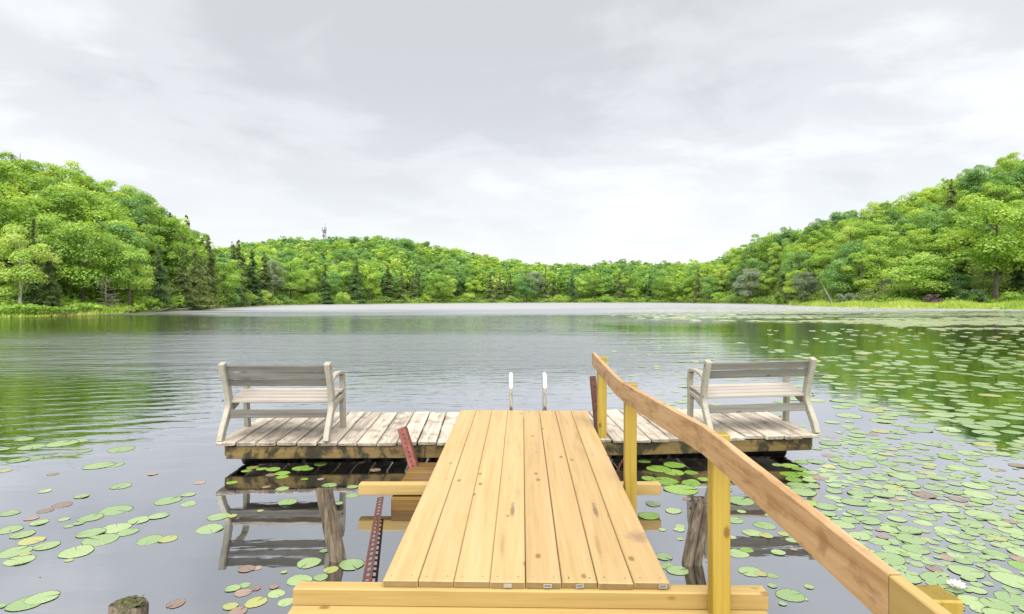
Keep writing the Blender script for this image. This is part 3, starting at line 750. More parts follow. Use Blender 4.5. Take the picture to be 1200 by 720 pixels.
# marsh grass
def grass(name, us, d0, d1, n, h0, h1, label, seed, lm='grass'):
    rg = np.random.default_rng(seed)
    u = rg.uniform(us[0], us[1], n); th = np.degrees(np.arctan((u - 600) / FPX))
    ds = np.interp(th, TH, DS); r = ds + d0 + (np.minimum(d1, np.interp(th, FLAT_T, FLAT_D) + 2) - d0) * rg.random(n)
    x, y = r * np.sin(np.radians(th)), r * np.cos(np.radians(th)); z = terrain(th, r)
    h = rg.uniform(h0, h1, n) * (.75 + .5 * np.sin(x * .6) * np.sin(y * .45 + 1)); a = rg.uniform(0, np.pi, n); wd = rg.uniform(.05, .13, n)
    lx, ly = rg.normal(size=n) * .18, rg.normal(size=n) * .18
    z = z - .05
    P = np.stack([np.stack([x - np.cos(a) * wd, y - np.sin(a) * wd, z], 1), np.stack([x + np.cos(a) * wd, y + np.sin(a) * wd, z], 1), np.stack([x + lx, y + ly, z + h], 1)], 1).reshape(-1, 3)
    t = np.repeat(.5 + .22 * np.sin(x * .35 + 2) * np.sin(y * .5) + rg.normal(size=n) * .14, 3)
    o = link(name, mesh_np(name, P, np.arange(3 * n).reshape(-1, 3), L[lm], {'tint': t})); tag(o, label, 'grass', kind='stuff')
grass('marsh_grass', (925, 1330), -1.5, 20, 34000, .45, 1.15, 'bright yellow-green marsh grass along the right bank', 5)
grass('shore_grass', (-160, 150), -.5, 6, 9000, .25, .6, 'green grass on the low left bank', 6)
grass('shore_reeds', (255, 925), -.4, 1.0, 6000, .15, .5, 'thin line of green reeds along the far waterline', 8, 'broad')

# communication mast on the far ridge
mx_, my_ = (380 - 600) / FPX * 318, 318.0
mz = ground_z(mx_, my_)
ztop = CAMH + (HZ - 261) / FPX * my_
hm = ztop - mz
t = empty('radio_mast', (mx_, my_, mz)); tag(t, 'grey lattice radio mast rising above the trees on the far ridge', 'mast')
hl = hm * .80
w0 = 1.15
mb = MB(); br = MB()
cn = [(math.cos(a) * w0, math.sin(a) * w0) for a in (0.3, 2.39, 4.49)]
for (a, b_) in cn: MB().tube([(a, b_, 0), (a * .7, b_ * .7, hl)], .16, 5).build('leg', M['mast'], t)
for i in range(14):
    z0, z1 = hl * i / 14, hl * (i + 1) / 14; f0, f1 = 1 - .3 * i / 14, 1 - .3 * (i + 1) / 14
    for k_ in range(3):
        a, b_ = cn[k_], cn[(k_ + 1) % 3]
        br.tube([(a[0] * f0, a[1] * f0, z0), (b_[0] * f1, b_[1] * f1, z1)], .08, 4, False)
br.build('bracing', M['mast'], t)
MB().tube([(.6, 0, hl - 1), (.6, 0, hm)], [.12, .05], 5).build('antenna', M['mast'], t)
MB().tube([(0, 0, hl - 1.3), (0, 0, hl + .3)], 1.0, 10).build('equipment_drum', M['redlamp'], t)
MB().tube([(-.4, 0, hl - 3.6), (-.4, 0, hl - 2.4)], .7, 10).build('equipment_drum', M['redlamp'], t)
for a in (0.9, 3.0, 5.1): MB().box((math.cos(a) * 1.2, math.sin(a) * 1.2, hl + .9), (.3, .3, 1.8), .03).build('panel_antenna', M['redlamp'], t)

# ------------------------------------------------------------------ near platform (where the photographer stands)
def plank(name, mat, parent, c, d, rng, rz=0.0, rx=0.0, ry=0.0, ch=.004, jit=.0015, local=True):
    o = MB().box((0, 0, 0), d, ch, jit=jit, rng=rng).build(name, mat, parent)
    o.location = c; o.rotation_euler = (rx, ry, rz); return o
rg = random.Random(3)
t = empty('near_platform', (.08, 1.0, 0)); tag(t, 'new yellow pine platform at the shore end of the walkway', 'platform')
zt = .110
for i in range(19):
    plank('deck_board', M['pine_x'], t, (0, 1.975 - i * .143, zt - .019), (2.46 + rg.uniform(-.01, .01), .139, .038), rg)
for xx in (-1.1, 0, 1.1): plank('joist', M['pine_y'], t, (xx, .7, zt - .038 - .09), (.038, 2.6, .178), rg)
for (xx, yy) in ((-1.02, 1.85), (1.02, 1.85), (-1.02, -.4), (1.02, -.4)): plank('support_post', M['post'], t, (xx + (.07 if xx < 0 else -.07), yy, -.75), (.089, .089, 1.58), rg)

# threshold timber
a0 = (3.046 - 2.985) / 2.46
t = plank('threshold_timber', M['pine_xspot'], None, (.088, 3.060, .154), (2.47, .089, .089), rg, rz=-a0 * .8, ch=.006)
t.name = 'threshold_timber'; tag(t, 'square yellow timber laid across the platform end under the walkway boards', 'timber')

# ------------------------------------------------------------------ gangway: eight long boards
NL = Vector((-.680, 3.036, .237)); NR = Vector((.823, 3.032, .237)); FL = Vector((-.612, 6.96, .378)); FR = Vector((.888, 6.96, .378))
ctrN, ctrF = (NL + NR) / 2, (FL + FR) / 2
axis = (ctrF - ctrN); LEN = axis.length
gang = empty('gangway', ctrN)
Yd = axis.normalized(); Xd = (NR - NL).normalized(); Zd = Xd.cross(Yd).normalized(); Xd = Yd.cross(Zd)
gang.matrix_world = Matrix(((Xd.x, Yd.x, Zd.x, ctrN.x), (Xd.y, Yd.y, Zd.y, ctrN.y), (Xd.z, Yd.z, Zd.z, ctrN.z), (0, 0, 0, 1)))
tag(gang, 'walkway ramp of eight new yellow pine boards running out to the old dock', 'ramp')
bw = 1.503 / 8
for i in range(8):
    xx = -1.503 / 2 + bw * (i + .5)
    mat = M['pine_stain'] if i == 7 else M['pine_streak'] if i in (3, 6) else M['pine_y']
    dl = rg.uniform(-.008, .008)
    p = plank('plank', mat, gang, (xx, LEN / 2 + dl / 2, -.019 + rg.uniform(-.0015, .001)), (bw - rg.uniform(.002, .005), LEN - abs(dl), .038), rg, ch=.005, jit=.001)
    if i in (3, 4, 5, 7):
        sx = {3: .0, 4: .02, 5: .0, 7: .055}[i]
        tg = MB().box((sx, -LEN / 2 - .002 - (0.003), .001), (.043, .002, .021), .0005, Matrix.Rotation({3: 0.02, 4: .03, 5: -.14, 7: 0}[i], 4, 'Y')).build('lumber_tag', M['tagpaper'], p)
    if i in (4, 5, 7):
        sx = {4: .02, 5: .0, 7: .055}[i]
        bars = MB()
        for k_ in range(9):
            bars.box((sx - .015 + k_ * .0036, -LEN / 2 - .0068, .003), (rg.choice((.0012, .002)), .0008, .011), .0002, Matrix.Rotation({4: .03, 5: -.14, 7: 0}[i], 4, 'Y'))
        bars.build('tag_print', M['tagprint'], p)
for xx in (-.62, 0, .62): plank('stringer', M['pine_y'], gang, (xx, LEN / 2 + .02, -.038 - .030), (.038, LEN - .5, .058), rg)
sc_ = MB()
for i in range(8):
    for (yy) in (.05, LEN - .06):
        for q in (-.055, .055):
            x0 = -1.503 / 2 + bw * (i + .5) + q
            sc_.tube([(x0, yy + rg.uniform(-.01, .01), -.002), (x0, yy, .0012)], .0035, 7)
o = sc_.build('screw_heads', M['galv'], gang); o['kind'] = 'stuff'

# cross beam in mid span
t = plank('cross_beam', M['pine_x'], None, (-.018, 4.815, .145), (2.484, .089, .089), rg, ch=.005)
tag(t, 'square pine beam crossing under the middle of the walkway, ends jutting out both sides', 'beam')

# ------------------------------------------------------------------ handrail
rail = empty('handrail', (.9, 4.5, 0)); tag(rail, 'wooden handrail on yellow posts along the right side of the walkway', 'handrail')
for (xl, yf, zb, ztp) in ((.905, 6.11, -.35, 1.100), (.878, 4.50, -.45, 1.056), (1.003, 2.905, .111, 1.036), (1.03, 1.44, .111, .966)):
    plank('post', M['post'], rail, (xl + .0445 - .9, yf + .0445 - 4.5, (zb + ztp) / 2), (.089, .089, ztp - zb), rg, ch=.005, jit=.002)
def rail_board(pts, mat, seedoff):
    """A board on edge, bent along its run; pts: (x inner face, y, z top)."""
    pp = smooth_path(pts, 6)
    hgt, th_ = .140, .036
    vs, fs = [], []
    for i, (x_, y_, z_) in enumerate(pp):
        prof = [(0, 0), (.004, .004), (th_ - .004, .004), (th_, 0), (th_, -hgt + .004), (th_ - .004, -hgt), (.004, -hgt), (0, -hgt + .004)]
        for (a, b_) in prof: vs.append((x_ + a - pts[0][0], y_ - pts[0][1], z_ - .004 + b_ - pts[0][2]))
    m8 = 8
    for i in range(len(pp) - 1):
        for k_ in range(m8): fs.append((i*m8+k_, i*m8+(k_+1) % m8, (i+1)*m8+(k_+1) % m8, (i+1)*m8+k_))
    fs.append(tuple(range(m8))); fs.append(tuple((len(pp)-1)*m8+k_ for k_ in range(m8-1, -1, -1)))
    o = MB().add(vs, fs).build('rail_board', mat, rail)
    o.location = (pts[0][0] - .9, pts[0][1] - 4.5, pts[0][2]); return o
rail_board([(.866, 6.32, 1.133), (.850, 5.4, 1.100), (.838, 4.55, 1.076), (.895, 3.7, 1.073), (.964, 2.953, 1.068)], M['rail'], 0)
rail_board([(.964, 2.950, 1.068), (.975, 2.2, 1.030), (.985, 1.523, .993)], M['rail'], 1)
rail_board([(.985, 1.520, .992), (.992, .6, .955), (1.0, -.4, .92)], M['rail_new'], 2)

# ------------------------------------------------------------------ old floating dock
def dock_z(s):                      # s: 0 at the left end, 1 at the right; the middle sags a little
    return .262 + .020 * s - .030 * math.sin(math.pi * min(1, max(0, s))) ** 1.0 * (.6 + .6 * s)
DW = 6.26
DL = Vector((-2.99, 5.86)); DRr = Vector((3.245, 6.145))
dang = math.atan2(DRr.y - DL.y, DRr.x - DL.x)
DEP = 1.46
dock = empty('old_dock', (DL.x, DL.y, 0), dang)
tag(dock, 'weathered grey plank dock floating crosswise at the end of the walkway', 'dock')
nb = 31
bw = DW / nb
NB = nb
for i in range(nb):
    s = (i + .5) / nb
    rise = .030 - .012 * s
    plank('plank', M['grey_y'], dock, (bw * (i + .5), DEP / 2 + rg.uniform(-.012, .012), dock_z(s) - .019 + rise / 2 + rg.uniform(-.003, .003)),
          (bw - rg.uniform(.010, .018), DEP + rg.uniform(-.03, .03), .037), rg, rx=math.atan2(rise, DEP) + rg.uniform(-.003, .003), ry=-math.atan((dock_z(s + .02) - dock_z(s - .02)) / (.04 * DW)) + rg.uniform(-.01, .01), ch=.007, jit=.004)
for k_, (x0, x1) in enumerate(((.10, 2.1), (2.1, 4.2), (4.2, DW - .09))):
    zc0 = (dock_z(x0 / DW) + dock_z(x1 / DW)) / 2
    tilt = -math.atan2(dock_z(x1 / DW) - dock_z(x0 / DW), x1 - x0)
    plank('fascia_board', M['fascia'], dock, ((x0 + x1) / 2, .035 + .002 * k_, zc0 - .042 - .066), (x1 - x0 - .004, .038, .124), rg, ry=tilt)
    plank('fascia_board', M['fascia'], dock, ((x0 + x1) / 2, DEP - .035, zc0 - .025 - .060), (x1 - x0 - .004, .038, .120), rg, ry=tilt)
for xx in (.085, DW - .075): plank('end_board', M['fascia'], dock, (xx, DEP / 2, dock_z(xx / DW) - .098), (.036, DEP - .12, .10), rg)
for i in range(9):
    x0 = .38 + i * .68
    mb = MB()
    zf = -.02
    for q in (0, 1):
        pass
    mb.tube([(x0 - .31, .55, zf), (x0 - .30, .55, zf), (x0 + .30, .55, zf), (x0 + .31, .55, zf)], [.10, .125, .125, .10], 14)
    for rr in (-.2, 0, .2): mb.tube([(x0 + rr - .012, .55, zf), (x0 + rr + .012, .55, zf)], .131, 14)
    mb.build('float_drum', M['black'], dock)
    mb2 = MB(); mb2.tube([(x0 - .30, DEP - .25, zf), (x0 + .30, DEP - .25, zf)], .125, 12); mb2.build('float_drum', M['black'], dock)

# low wet platform half sunk under the far half of the walkway
t = empty('sunken_platform', (0, 5.25, 0)); tag(t, 'wet orange-brown boards lying at water level under the walkway by the dock', 'platform')
for i in range(6):
    plank('board', M['wetwood'], t, (-.06, -.42 + i * .172, .071), (1.86 + rg.uniform(-.01, .01), .166, .036), rg)
plank('front_board', M['wetwood'], t, (-.06, -.527, .018), (1.84, .034, .14), rg)
plank('side_board', M['wetwood'], t, (-.972, -.02, .0), (.034, .94, .10), rg, rz=0)

# ------------------------------------------------------------------ benches
def bench(loc, rz, nback, slat_h, label, width=1.13):
    t = empty('garden_bench', loc, rz); tag(t, label, 'bench', None)
    rear = smooth_path([(0.0, 0.0), (.045, .10), (.125, .22), (.185, .33), (.175, .44), (.125, .58), (.07, .70), (.035, .79)], 5)
    front = smooth_path([(.635, 0.0), (.615, .15), (.60, .30), (.605, .42), (.595, .54), (.56, .615)], 5)
    arm = smooth_path([(.125, .575), (.22, .625), (.36, .645), (.50, .64), (.585, .605)], 4)
    seat = smooth_path([(.17, .335), (.30, .345), (.46, .365), (.60, .385)], 4)
    brace = smooth_path([(.165, .27), (.28, .30), (.40, .345)], 4)
    for sx in (-1, 1):
        x0 = sx * (width / 2 - .03)
        e_ = MB().ribbon(rear, .058, .075, x0).build('end_frame', M['cream'], t)
        MB().ribbon(front, .056, .066, x0 - sx * .001).build('front_leg', M['cream'], e_)
        MB().ribbon(arm, .064, .034, x0).build('armrest', M['cream'], e_)
        MB().ribbon(seat, .050, .05, x0).build('seat_rail', M['cream'], e_)
        MB().ribbon(brace, .046, .04, x0).build('brace', M['cream'], e_)
        for zc_ in (.40, .74): MB().tube([(x0 + sx * .028, .12 if zc_ < .5 else .06, zc_), (x0 + sx * .034, .12 if zc_ < .5 else .06, zc_)], .010, 8).build('bolt', M['galv'], e_)
    il = width - .115
    z = .772
    for i in range(nback):
        zc_ = z - slat_h / 2
        yy = .055 + (0.78 - zc_) * .40
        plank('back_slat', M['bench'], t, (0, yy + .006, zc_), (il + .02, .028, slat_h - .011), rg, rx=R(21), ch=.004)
        z -= slat_h
    plank('rear_stretcher', M['bench'], t, (0, .155, .255), (il + .02, .034, .086), rg, rx=R(-12))
    plank('front_stretcher', M['bench'], t, (0, .575, .338), (il + .02, .032, .085), rg)
    for i in range(4):
        yy = .225 + i * .105
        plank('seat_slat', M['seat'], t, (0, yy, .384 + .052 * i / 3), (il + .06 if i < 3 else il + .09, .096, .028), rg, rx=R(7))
    return t
def on_dock(lx, ly, s=None):
    s = lx / DW if s is None else s
    return (DL.x + math.cos(dang) * lx - math.sin(dang) * ly, DL.y + math.sin(dang) * lx + math.cos(dang) * ly, dock_z(s) + (.030 - .012 * s) * ly / DEP)
x, y, z = on_dock(.57, .02); bench((x, y, z + .002), dang * .35, 3, .077, 'weathered bench with three back slats on the dock end left of the walkway')
x, y, z = on_dock(5.66, .03); b2 = bench((x, y, z + .004), dang * 1.0, 2, .092, 'weathered bench with two back slats on the dock end right of the walkway', 1.20)
b2.rotation_euler = (0, R(-1.2), dang)

# ------------------------------------------------------------------ swim ladder at the back of the dock
lad = empty('swim_ladder', (0, 0, 0)); tag(lad, 'swim ladder with two pale tube handles at the lake side of the dock', 'ladder')
lx0 = .0
yb = DL.y + DEP + .05 + .14
for xx in (-.012, .418):
    yy = yb + xx * .04
    path = [(xx, yy - .14, .255), (xx, yy - .14, .60), (xx, yy - .12, .69), (xx, yy - .06, .735), (xx, yy + .02, .735), (xx, yy + .075, .69), (xx, yy + .09, .60), (xx, yy + .09, .1), (xx, yy + .09, -.9)]
    r_ = MB().tube(path, .021, 12).build('handle', M['alu'], lad, smooth=True)
    MB().tube([(xx, yy - .14, .275), (xx, yy - .14, .290)], .052, 16).build('flange', M['rust'], r_)
    sl = [(xx, yy - .14, .56)] + path[1:5]
    MB().tube(sl, .0245, 12).build('white_grip', M['white'], r_, smooth=True)
for zz_ in (.08, -.18, -.44, -.7): MB().box((.203, yb + .098, zz_), (.40, .08, .03), .006).build('step', M['alu'], lad)

# ------------------------------------------------------------------ steel posts, brace, chain
def bar(name, mat, p0, p1, w, d, holes, label, cat, holemat=None, hr=.010, up=Vector((0, -1, 0))):
    """A square tube from p0 to p1 with a row of punched holes in its front face."""
    p0, p1 = Vector(p0), Vector(p1); ax = (p1 - p0); ln = ax.length; z_ = ax.normalized()
    y_ = (-up - z_ * z_.dot(-up)).normalized(); x_ = y_.cross(z_)
    o = empty(name, p0); o.matrix_world = Matrix(((x_.x, y_.x, z_.x, p0.x), (x_.y, y_.y, z_.y, p0.y), (x_.z, y_.z, z_.z, p0.z), (0, 0, 0, 1)))
    th_ = .005
    mb = MB()
    mb.box((-w/2 + th_/2, 0, ln/2), (th_, d, ln), .001); mb.box((w/2 - th_/2, 0, ln/2), (th_, d, ln), .001); mb.box((0, d/2 - th_/2, ln/2), (w - 2*th_, th_, ln - .002), .001)
    # front face: two flats and the bridges between the holes
    s = holes
    mb.box((-w/4 - hr/2, -d/2 + th_/2 , ln/2), (w/2 - hr - th_*.2, th_, ln - .001), .0005); mb.box((w/4 + hr/2, -d/2 + th_/2, ln/2), (w/2 - hr - th_*.2, th_, ln - .001), .0005)
    for i in range(s + 1):
        z0 = ln * i / s
        a, b_ = max(0, z0 - (ln/s)/2 + hr * .9), min(ln, z0 + (ln/s)/2 - hr * .9)
        if i > 0: a = z0 - ln/s/2 + hr * .9
        if b_ - a > .002: mb.box((0, -d/2 + th_/2 + .0006, (a + b_)/2), (2*hr, th_ - .001, b_ - a), .0003)
    mb.build('tube', mat, o)
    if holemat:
        MB().box((0, -d/2 + th_ + .004, ln/2), (2*hr + .004, .004, ln - .02), .0003).build('hole_shade_strip', holemat, o)  # dark strip stands in for the shade inside the tube
    return tag(o, label, cat)
bar('steel_post', M['redsteel'], px(489, 560, 5.62), px(471.5, 502, 5.80), .085, .075, 11, 'red painted steel post leaning at the dock edge left of the walkway', 'post', M['darkhole'], .006)
bar('steel_post', M['rust'], px(705, 552, 6.02), px(694.6, 442, 6.55), .066, .06, 12, 'brown rusty steel post leaning behind the farthest handrail post', 'post', M['darkhole'], .006)
p0, p1 = px(429.5, 684, 3.17), px(446.0, 583, 4.76)
z_ = (p1 - p0).normalized(); ln = (p1 - p0).length; up = Vector((0, -.55, .83)); y_ = (-up - z_ * z_.dot(-up)).normalized(); x_ = y_.cross(z_)
t = empty('perforated_bar', p0); t.matrix_world = Matrix(((x_.x, y_.x, z_.x, p0.x), (x_.y, y_.y, z_.y, p0.y), (x_.z, y_.z, z_.z, p0.z), (0, 0, 0, 1)))
tag(t, 'rusty perforated steel strip slanting beside the walkway between the two cross timbers', 'steel bar')
mb = MB(); nh = 21; W_, hw = .052, .019
for sg in (-1, 1): mb.box((sg * (W_ + hw) / 4, 0, ln / 2), ((W_ - hw) / 2, .005, ln), .001)
for i in range(nh + 1): mb.box((0, 0, min(ln - .012, max(.012, ln * i / nh))), (hw + .002, .0046, .026), .0005)
mb.build('punched_strip', M['rust'], t)
ch_ = empty('chain', (0, 0, 0)); tag(ch_, 'rusty chain hanging from the dock beside the handrail post', 'chain')
cp = [Vector(p) for p in smooth_path([px(741, 523, 5.93), px(733, 535, 5.86), px(726, 546, 5.78), px(722, 560, 5.72)], 6)]
lk = MB()
for i in range(len(cp) - 1):
    a, b_ = cp[i], cp[i + 1]; d = (b_ - a).normalized(); sdv = d.cross(Vector((0, 1, .3)) if i % 2 else Vector((1, .2, 0))).normalized()
    l = (b_ - a).length * .72; w_ = .012
    loop = [(a + b_)/2 + d * l * math.cos(q) + sdv * w_ * math.sin(q) for q in np.linspace(0, 2 * math.pi, 9)]
    lk.tube(loop, .004, 5, False)
lk.build('links', M['rust'], ch_)['kind'] = 'stuff'

# ------------------------------------------------------------------ old pilings
def piling(name, p0, p1, r0, r1, seed, label, split=False, moss=False):
    rg_ = random.Random(seed); p0, p1 = Vector(p0), Vector(p1)
    n, rings = 28, 16
    ph = [rg_.uniform(0, 6.28) for _ in range(6)]
    t = empty(name, p0); tag(t, label, 'piling')
    vs, fs = [], []
    ax = p1 - p0
    lx = Vector((1, 0, 0)); ly = Vector((0, 1, 0))
    for i in range(rings + 1):
        q = i / rings
        for k_ in range(n):
            a = 2 * math.pi * k_ / n
            r = (r0 * (1 - q) + r1 * q) * (1 + .07 * math.sin(3 * a + ph[0] + q) + .05 * math.sin(7 * a + ph[1] + 2 * q) + .05 * math.sin(11 * a + ph[2]) + .03 * math.sin(17 * a + ph[3] + 6 * q) + rg_.uniform(-.025, .025))
            if split:
                da = abs((a - 4.75 + math.pi) % (2 * math.pi) - math.pi)
                r *= 1 - .85 * math.exp(-(da / .30) ** 2) * min(1, .45 + q)
            top = (math.sin(a + ph[4]) * .016 + rg_.uniform(-.007, .007)) if i == rings else 0
            p = ax * q + lx * (r * math.cos(a)) + ly * (r * math.sin(a)) + Vector((0, 0, top))
            vs.append(p)
    for i in range(rings):
        for k_ in range(n): fs.append((i*n+k_, i*n+(k_+1) % n, (i+1)*n+(k_+1) % n, (i+1)*n+k_))
    base = rings * n
    o_ = len(vs)
    for k_ in range(n):
        vs.append(ax * 1.0 + (Vector(vs[base + k_]) - ax) * .55 + Vector((0, 0, rg_.uniform(-.03, -.006) if split else rg_.uniform(-.008, .004))))
        fs.append((base + k_, base + (k_ + 1) % n, o_ + (k_ + 1) % n, o_ + k_))
    vs.append(ax + Vector((0, 0, -.04 if split else 0))); fs += [(o_ + k_, o_ + (k_ + 1) % n, len(vs) - 1) for k_ in range(n)]
    MB().add(vs, fs).build('log', M['bark'], t)
    if moss:
        mo = MB()
        for k_ in range(70 if moss > 1 else 26):
            a = rg_.uniform(0, 6.28); rr = r1 * rg_.random() ** .5 * .98; s = r1 * rg_.uniform(.06, .15)
            c = ax + Vector((rr * math.cos(a), rr * math.sin(a), rg_.uniform(-.004, .008)))
            pts_ = [c + Vector((s * math.cos(b_), s * math.sin(b_), rg_.uniform(-.004, .002))) for b_ in np.linspace(0, 5.5, 6)]
            mo.add(pts_ + [c + Vector((0, 0, s * .55))], [(i, (i + 1) % 6, 6) for i in range(6)])
        mo.build('moss', M['moss'], t)['kind'] = 'stuff'
    return t
def below(p, q, ext):
    """Extend the axis p->q below p."""
    p, q = Vector(p), Vector(q); return p - (q - p).normalized() * ext
pw = px(395.5, 656, 3.83); pt = px(379.5, 573, 3.88)
piling('old_piling', below(pw, pt, .4), pt, .047, .052, 1, 'weathered grey log piling tilting in the water left of the walkway', moss=1)
pw = px(811, 661, 3.77); pt = px(824, 588, 3.82)
piling('old_piling', below(pw, pt, .4), pt, .062, .060, 2, 'rotten split log piling in the water right of the walkway', split=True)
pw = px(150, 742, 2.98); pt = px(152, 707, 3.02)
piling('old_piling', below(pw, pt, .5), pt, .088, .084, 3, 'short mossy stump piling in the water off the left of the platform', moss=2)

# ------------------------------------------------------------------ lily pads
def pad_mat(name, c1, c2, edge, rough=.22):
    m, nn, ll, out = newmat(name)
    b = nn.new('ShaderNodeBsdfPrincipled'); b.inputs['Roughness'].default_value = rough; b.inputs['Specular IOR Level'].default_value = .9
    t = nn.new('ShaderNodeTexCoord')
    oi = nn.new('ShaderNodeObjectInfo')
    gm = nn.new('ShaderNodeNewGeometry')
    n = N(nn, 'ShaderNodeTexNoise', i_Scale=3.5, i_Detail=4.0, i_Roughness=.6); ll.new(gm.outputs['Position'], n.inputs['Vector'])
    rnd = N(nn, 'ShaderNodeMath', op='ADD'); ll.new(oi.outputs['Random'], rnd.inputs[0]); ll.new(n.outputs['Fac'], rnd.inputs[1])
    r = ramp(nn, [(.45, c1), (1.15, c2)]); 
    hf = N(nn, 'ShaderNodeMath', op='MULTIPLY', i_1=.62); ll.new(rnd.outputs[0], hf.inputs[0]); ll.new(hf.outputs[0], r.inputs[0])
    # blotches of decay
    n2 = N(nn, 'ShaderNodeTexNoise', i_Scale=16.0, i_Detail=5.0, i_Roughness=.7); ll.new(gm.outputs['Position'], n2.inputs['Vector'])
    mr_ = N(nn, 'ShaderNodeMapRange', interpolation_type='SMOOTHSTEP'); mr_.inputs[1].default_value = .60; mr_.inputs[2].default_value = .74; mr_.inputs[4].default_value = .55; ll.new(n2.outputs['Fac'], mr_.inputs[0])
    mx = nn.new('ShaderNodeMix'); mx.data_type = 'RGBA'; mx.inputs[7].default_value = (*edge, 1); ll.new(mr_.outputs[0], mx.inputs[0]); ll.new(r.outputs[0], mx.inputs[6])
    # pale ribs running out from the stalk
    so_ = nn.new('ShaderNodeSeparateXYZ'); ll.new(t.outputs['Object'], so_.inputs[0])
    at = N(nn, 'ShaderNodeMath', op='ARCTAN2'); ll.new(so_.outputs['Y'], at.inputs[0]); ll.new(so_.outputs['X'], at.inputs[1])
    am = N(nn, 'ShaderNodeMath', op='MULTIPLY', i_1=13.0); ll.new(at.outputs[0], am.inputs[0]); sn = N(nn, 'ShaderNodeMath', op='SINE'); ll.new(am.outputs[0], sn.inputs[0])
    rb = N(nn, 'ShaderNodeMapRange', interpolation_type='SMOOTHSTEP'); rb.inputs[1].default_value = .75; rb.inputs[2].default_value = 1.0; rb.inputs[3].default_value = .95; rb.inputs[4].default_value = 1.16; ll.new(sn.outputs[0], rb.inputs[0])
    sv_ = N(nn, 'ShaderNodeVectorMath', op='SCALE'); ll.new(mx.outputs[2], sv_.inputs[0]); ll.new(rb.outputs[0], sv_.inputs['Scale'])
    ll.new(sv_.outputs[0], b.inputs['Base Color'])
    bp = N(nn, 'ShaderNodeBump', i_Strength=.25, i_Distance=.01); ll.new(n2.outputs['Fac'], bp.inputs['Height']); ll.new(bp.outputs[0], b.inputs['Normal'])
    ll.new(b.outputs[0], out.inputs[0]); return m
PM = {'s': pad_mat('pad_sky_sheen', (.27, .31, .19), (.36, .40, .27), (.30, .30, .16)), 'g': pad_mat('pad_green', (.175, .265, .105), (.28, .365, .165), (.27, .25, .12)), 'y': pad_mat('pad_yellowing', (.26, .29, .09), (.37, .34, .14), (.33, .18, .08)),  # first one: sky sheen of distant green pads put into the leaf colour
      'b': pad_mat('pad_browned', (.17, .115, .09), (.30, .215, .17), (.26, .25, .09)), 'd': pad_mat('pad_vivid', (.13, .245, .035), (.22, .35, .07), (.26, .30, .04))}
def pad_geo(seed, n=22, thick=True):
    rg_ = random.Random(seed); notch = rg_.uniform(.035, .10)
    ph = [rg_.uniform(0, 6.28) for _ in range(3)]
    curl = rg_.random() < .25
    vs = [(0.04, 0, .004)]
    for ring, rr in ((0, .55), (1, .92), (2, 1.0)):
        for k_ in range(n):
            a = notch + (2 * math.pi - 2 * notch) * k_ / (n - 1)
            r = rr * (1 + .035 * math.sin(3 * a + ph[0]) + .02 * math.sin(7 * a + ph[1]))
            z = (.0, .004, .005)[ring] * (math.sin(2 * a + ph[2]) * .5 + .35) + .002
            if curl and math.cos(a - ph[1]) > .8: z += (.0, .03, .10)[ring] * (math.cos(a - ph[1]) - .8) * 3
            vs.append((r * math.cos(a), r * math.sin(a) * .92, max(z, .0015)))
    fs = [(0, 1 + k_, 2 + k_) for k_ in range(n - 1)]
    for ring in (0, 1):
        o_ = 1 + ring * n
        fs += [(o_ + k_, o_ + n + k_, o_ + n + k_ + 1, o_ + k_ + 1) for k_ in range(n - 1)]
    nv = len(vs)                                     # a short turned-down rim gives the leaf its thickness
    for k_ in range(n):
        x_, y_, z_ = vs[1 + 2 * n + k_]; vs.append((x_ * .99, y_ * .99, max(-.002, z_ - .004)))
    fs += [(1 + 2 * n + k_, nv + k_, nv + k_ + 1, 1 + 2 * n + k_ + 1) for k_ in range(n - 1)]
    return vs, fs
PG = [pad_geo(s) for s in range(9)]
PME = {}
for c_ in PM:
    for s, (vs, fs) in enumerate(PG):
        me = bpy.data.meshes.new('lily_pad'); me.from_pydata(vs, [], fs); me.materials.append(PM[c_]); me.polygons.foreach_set('use_smooth', [True] * len(fs)); me.update()
        PME[(c_, s)] = me
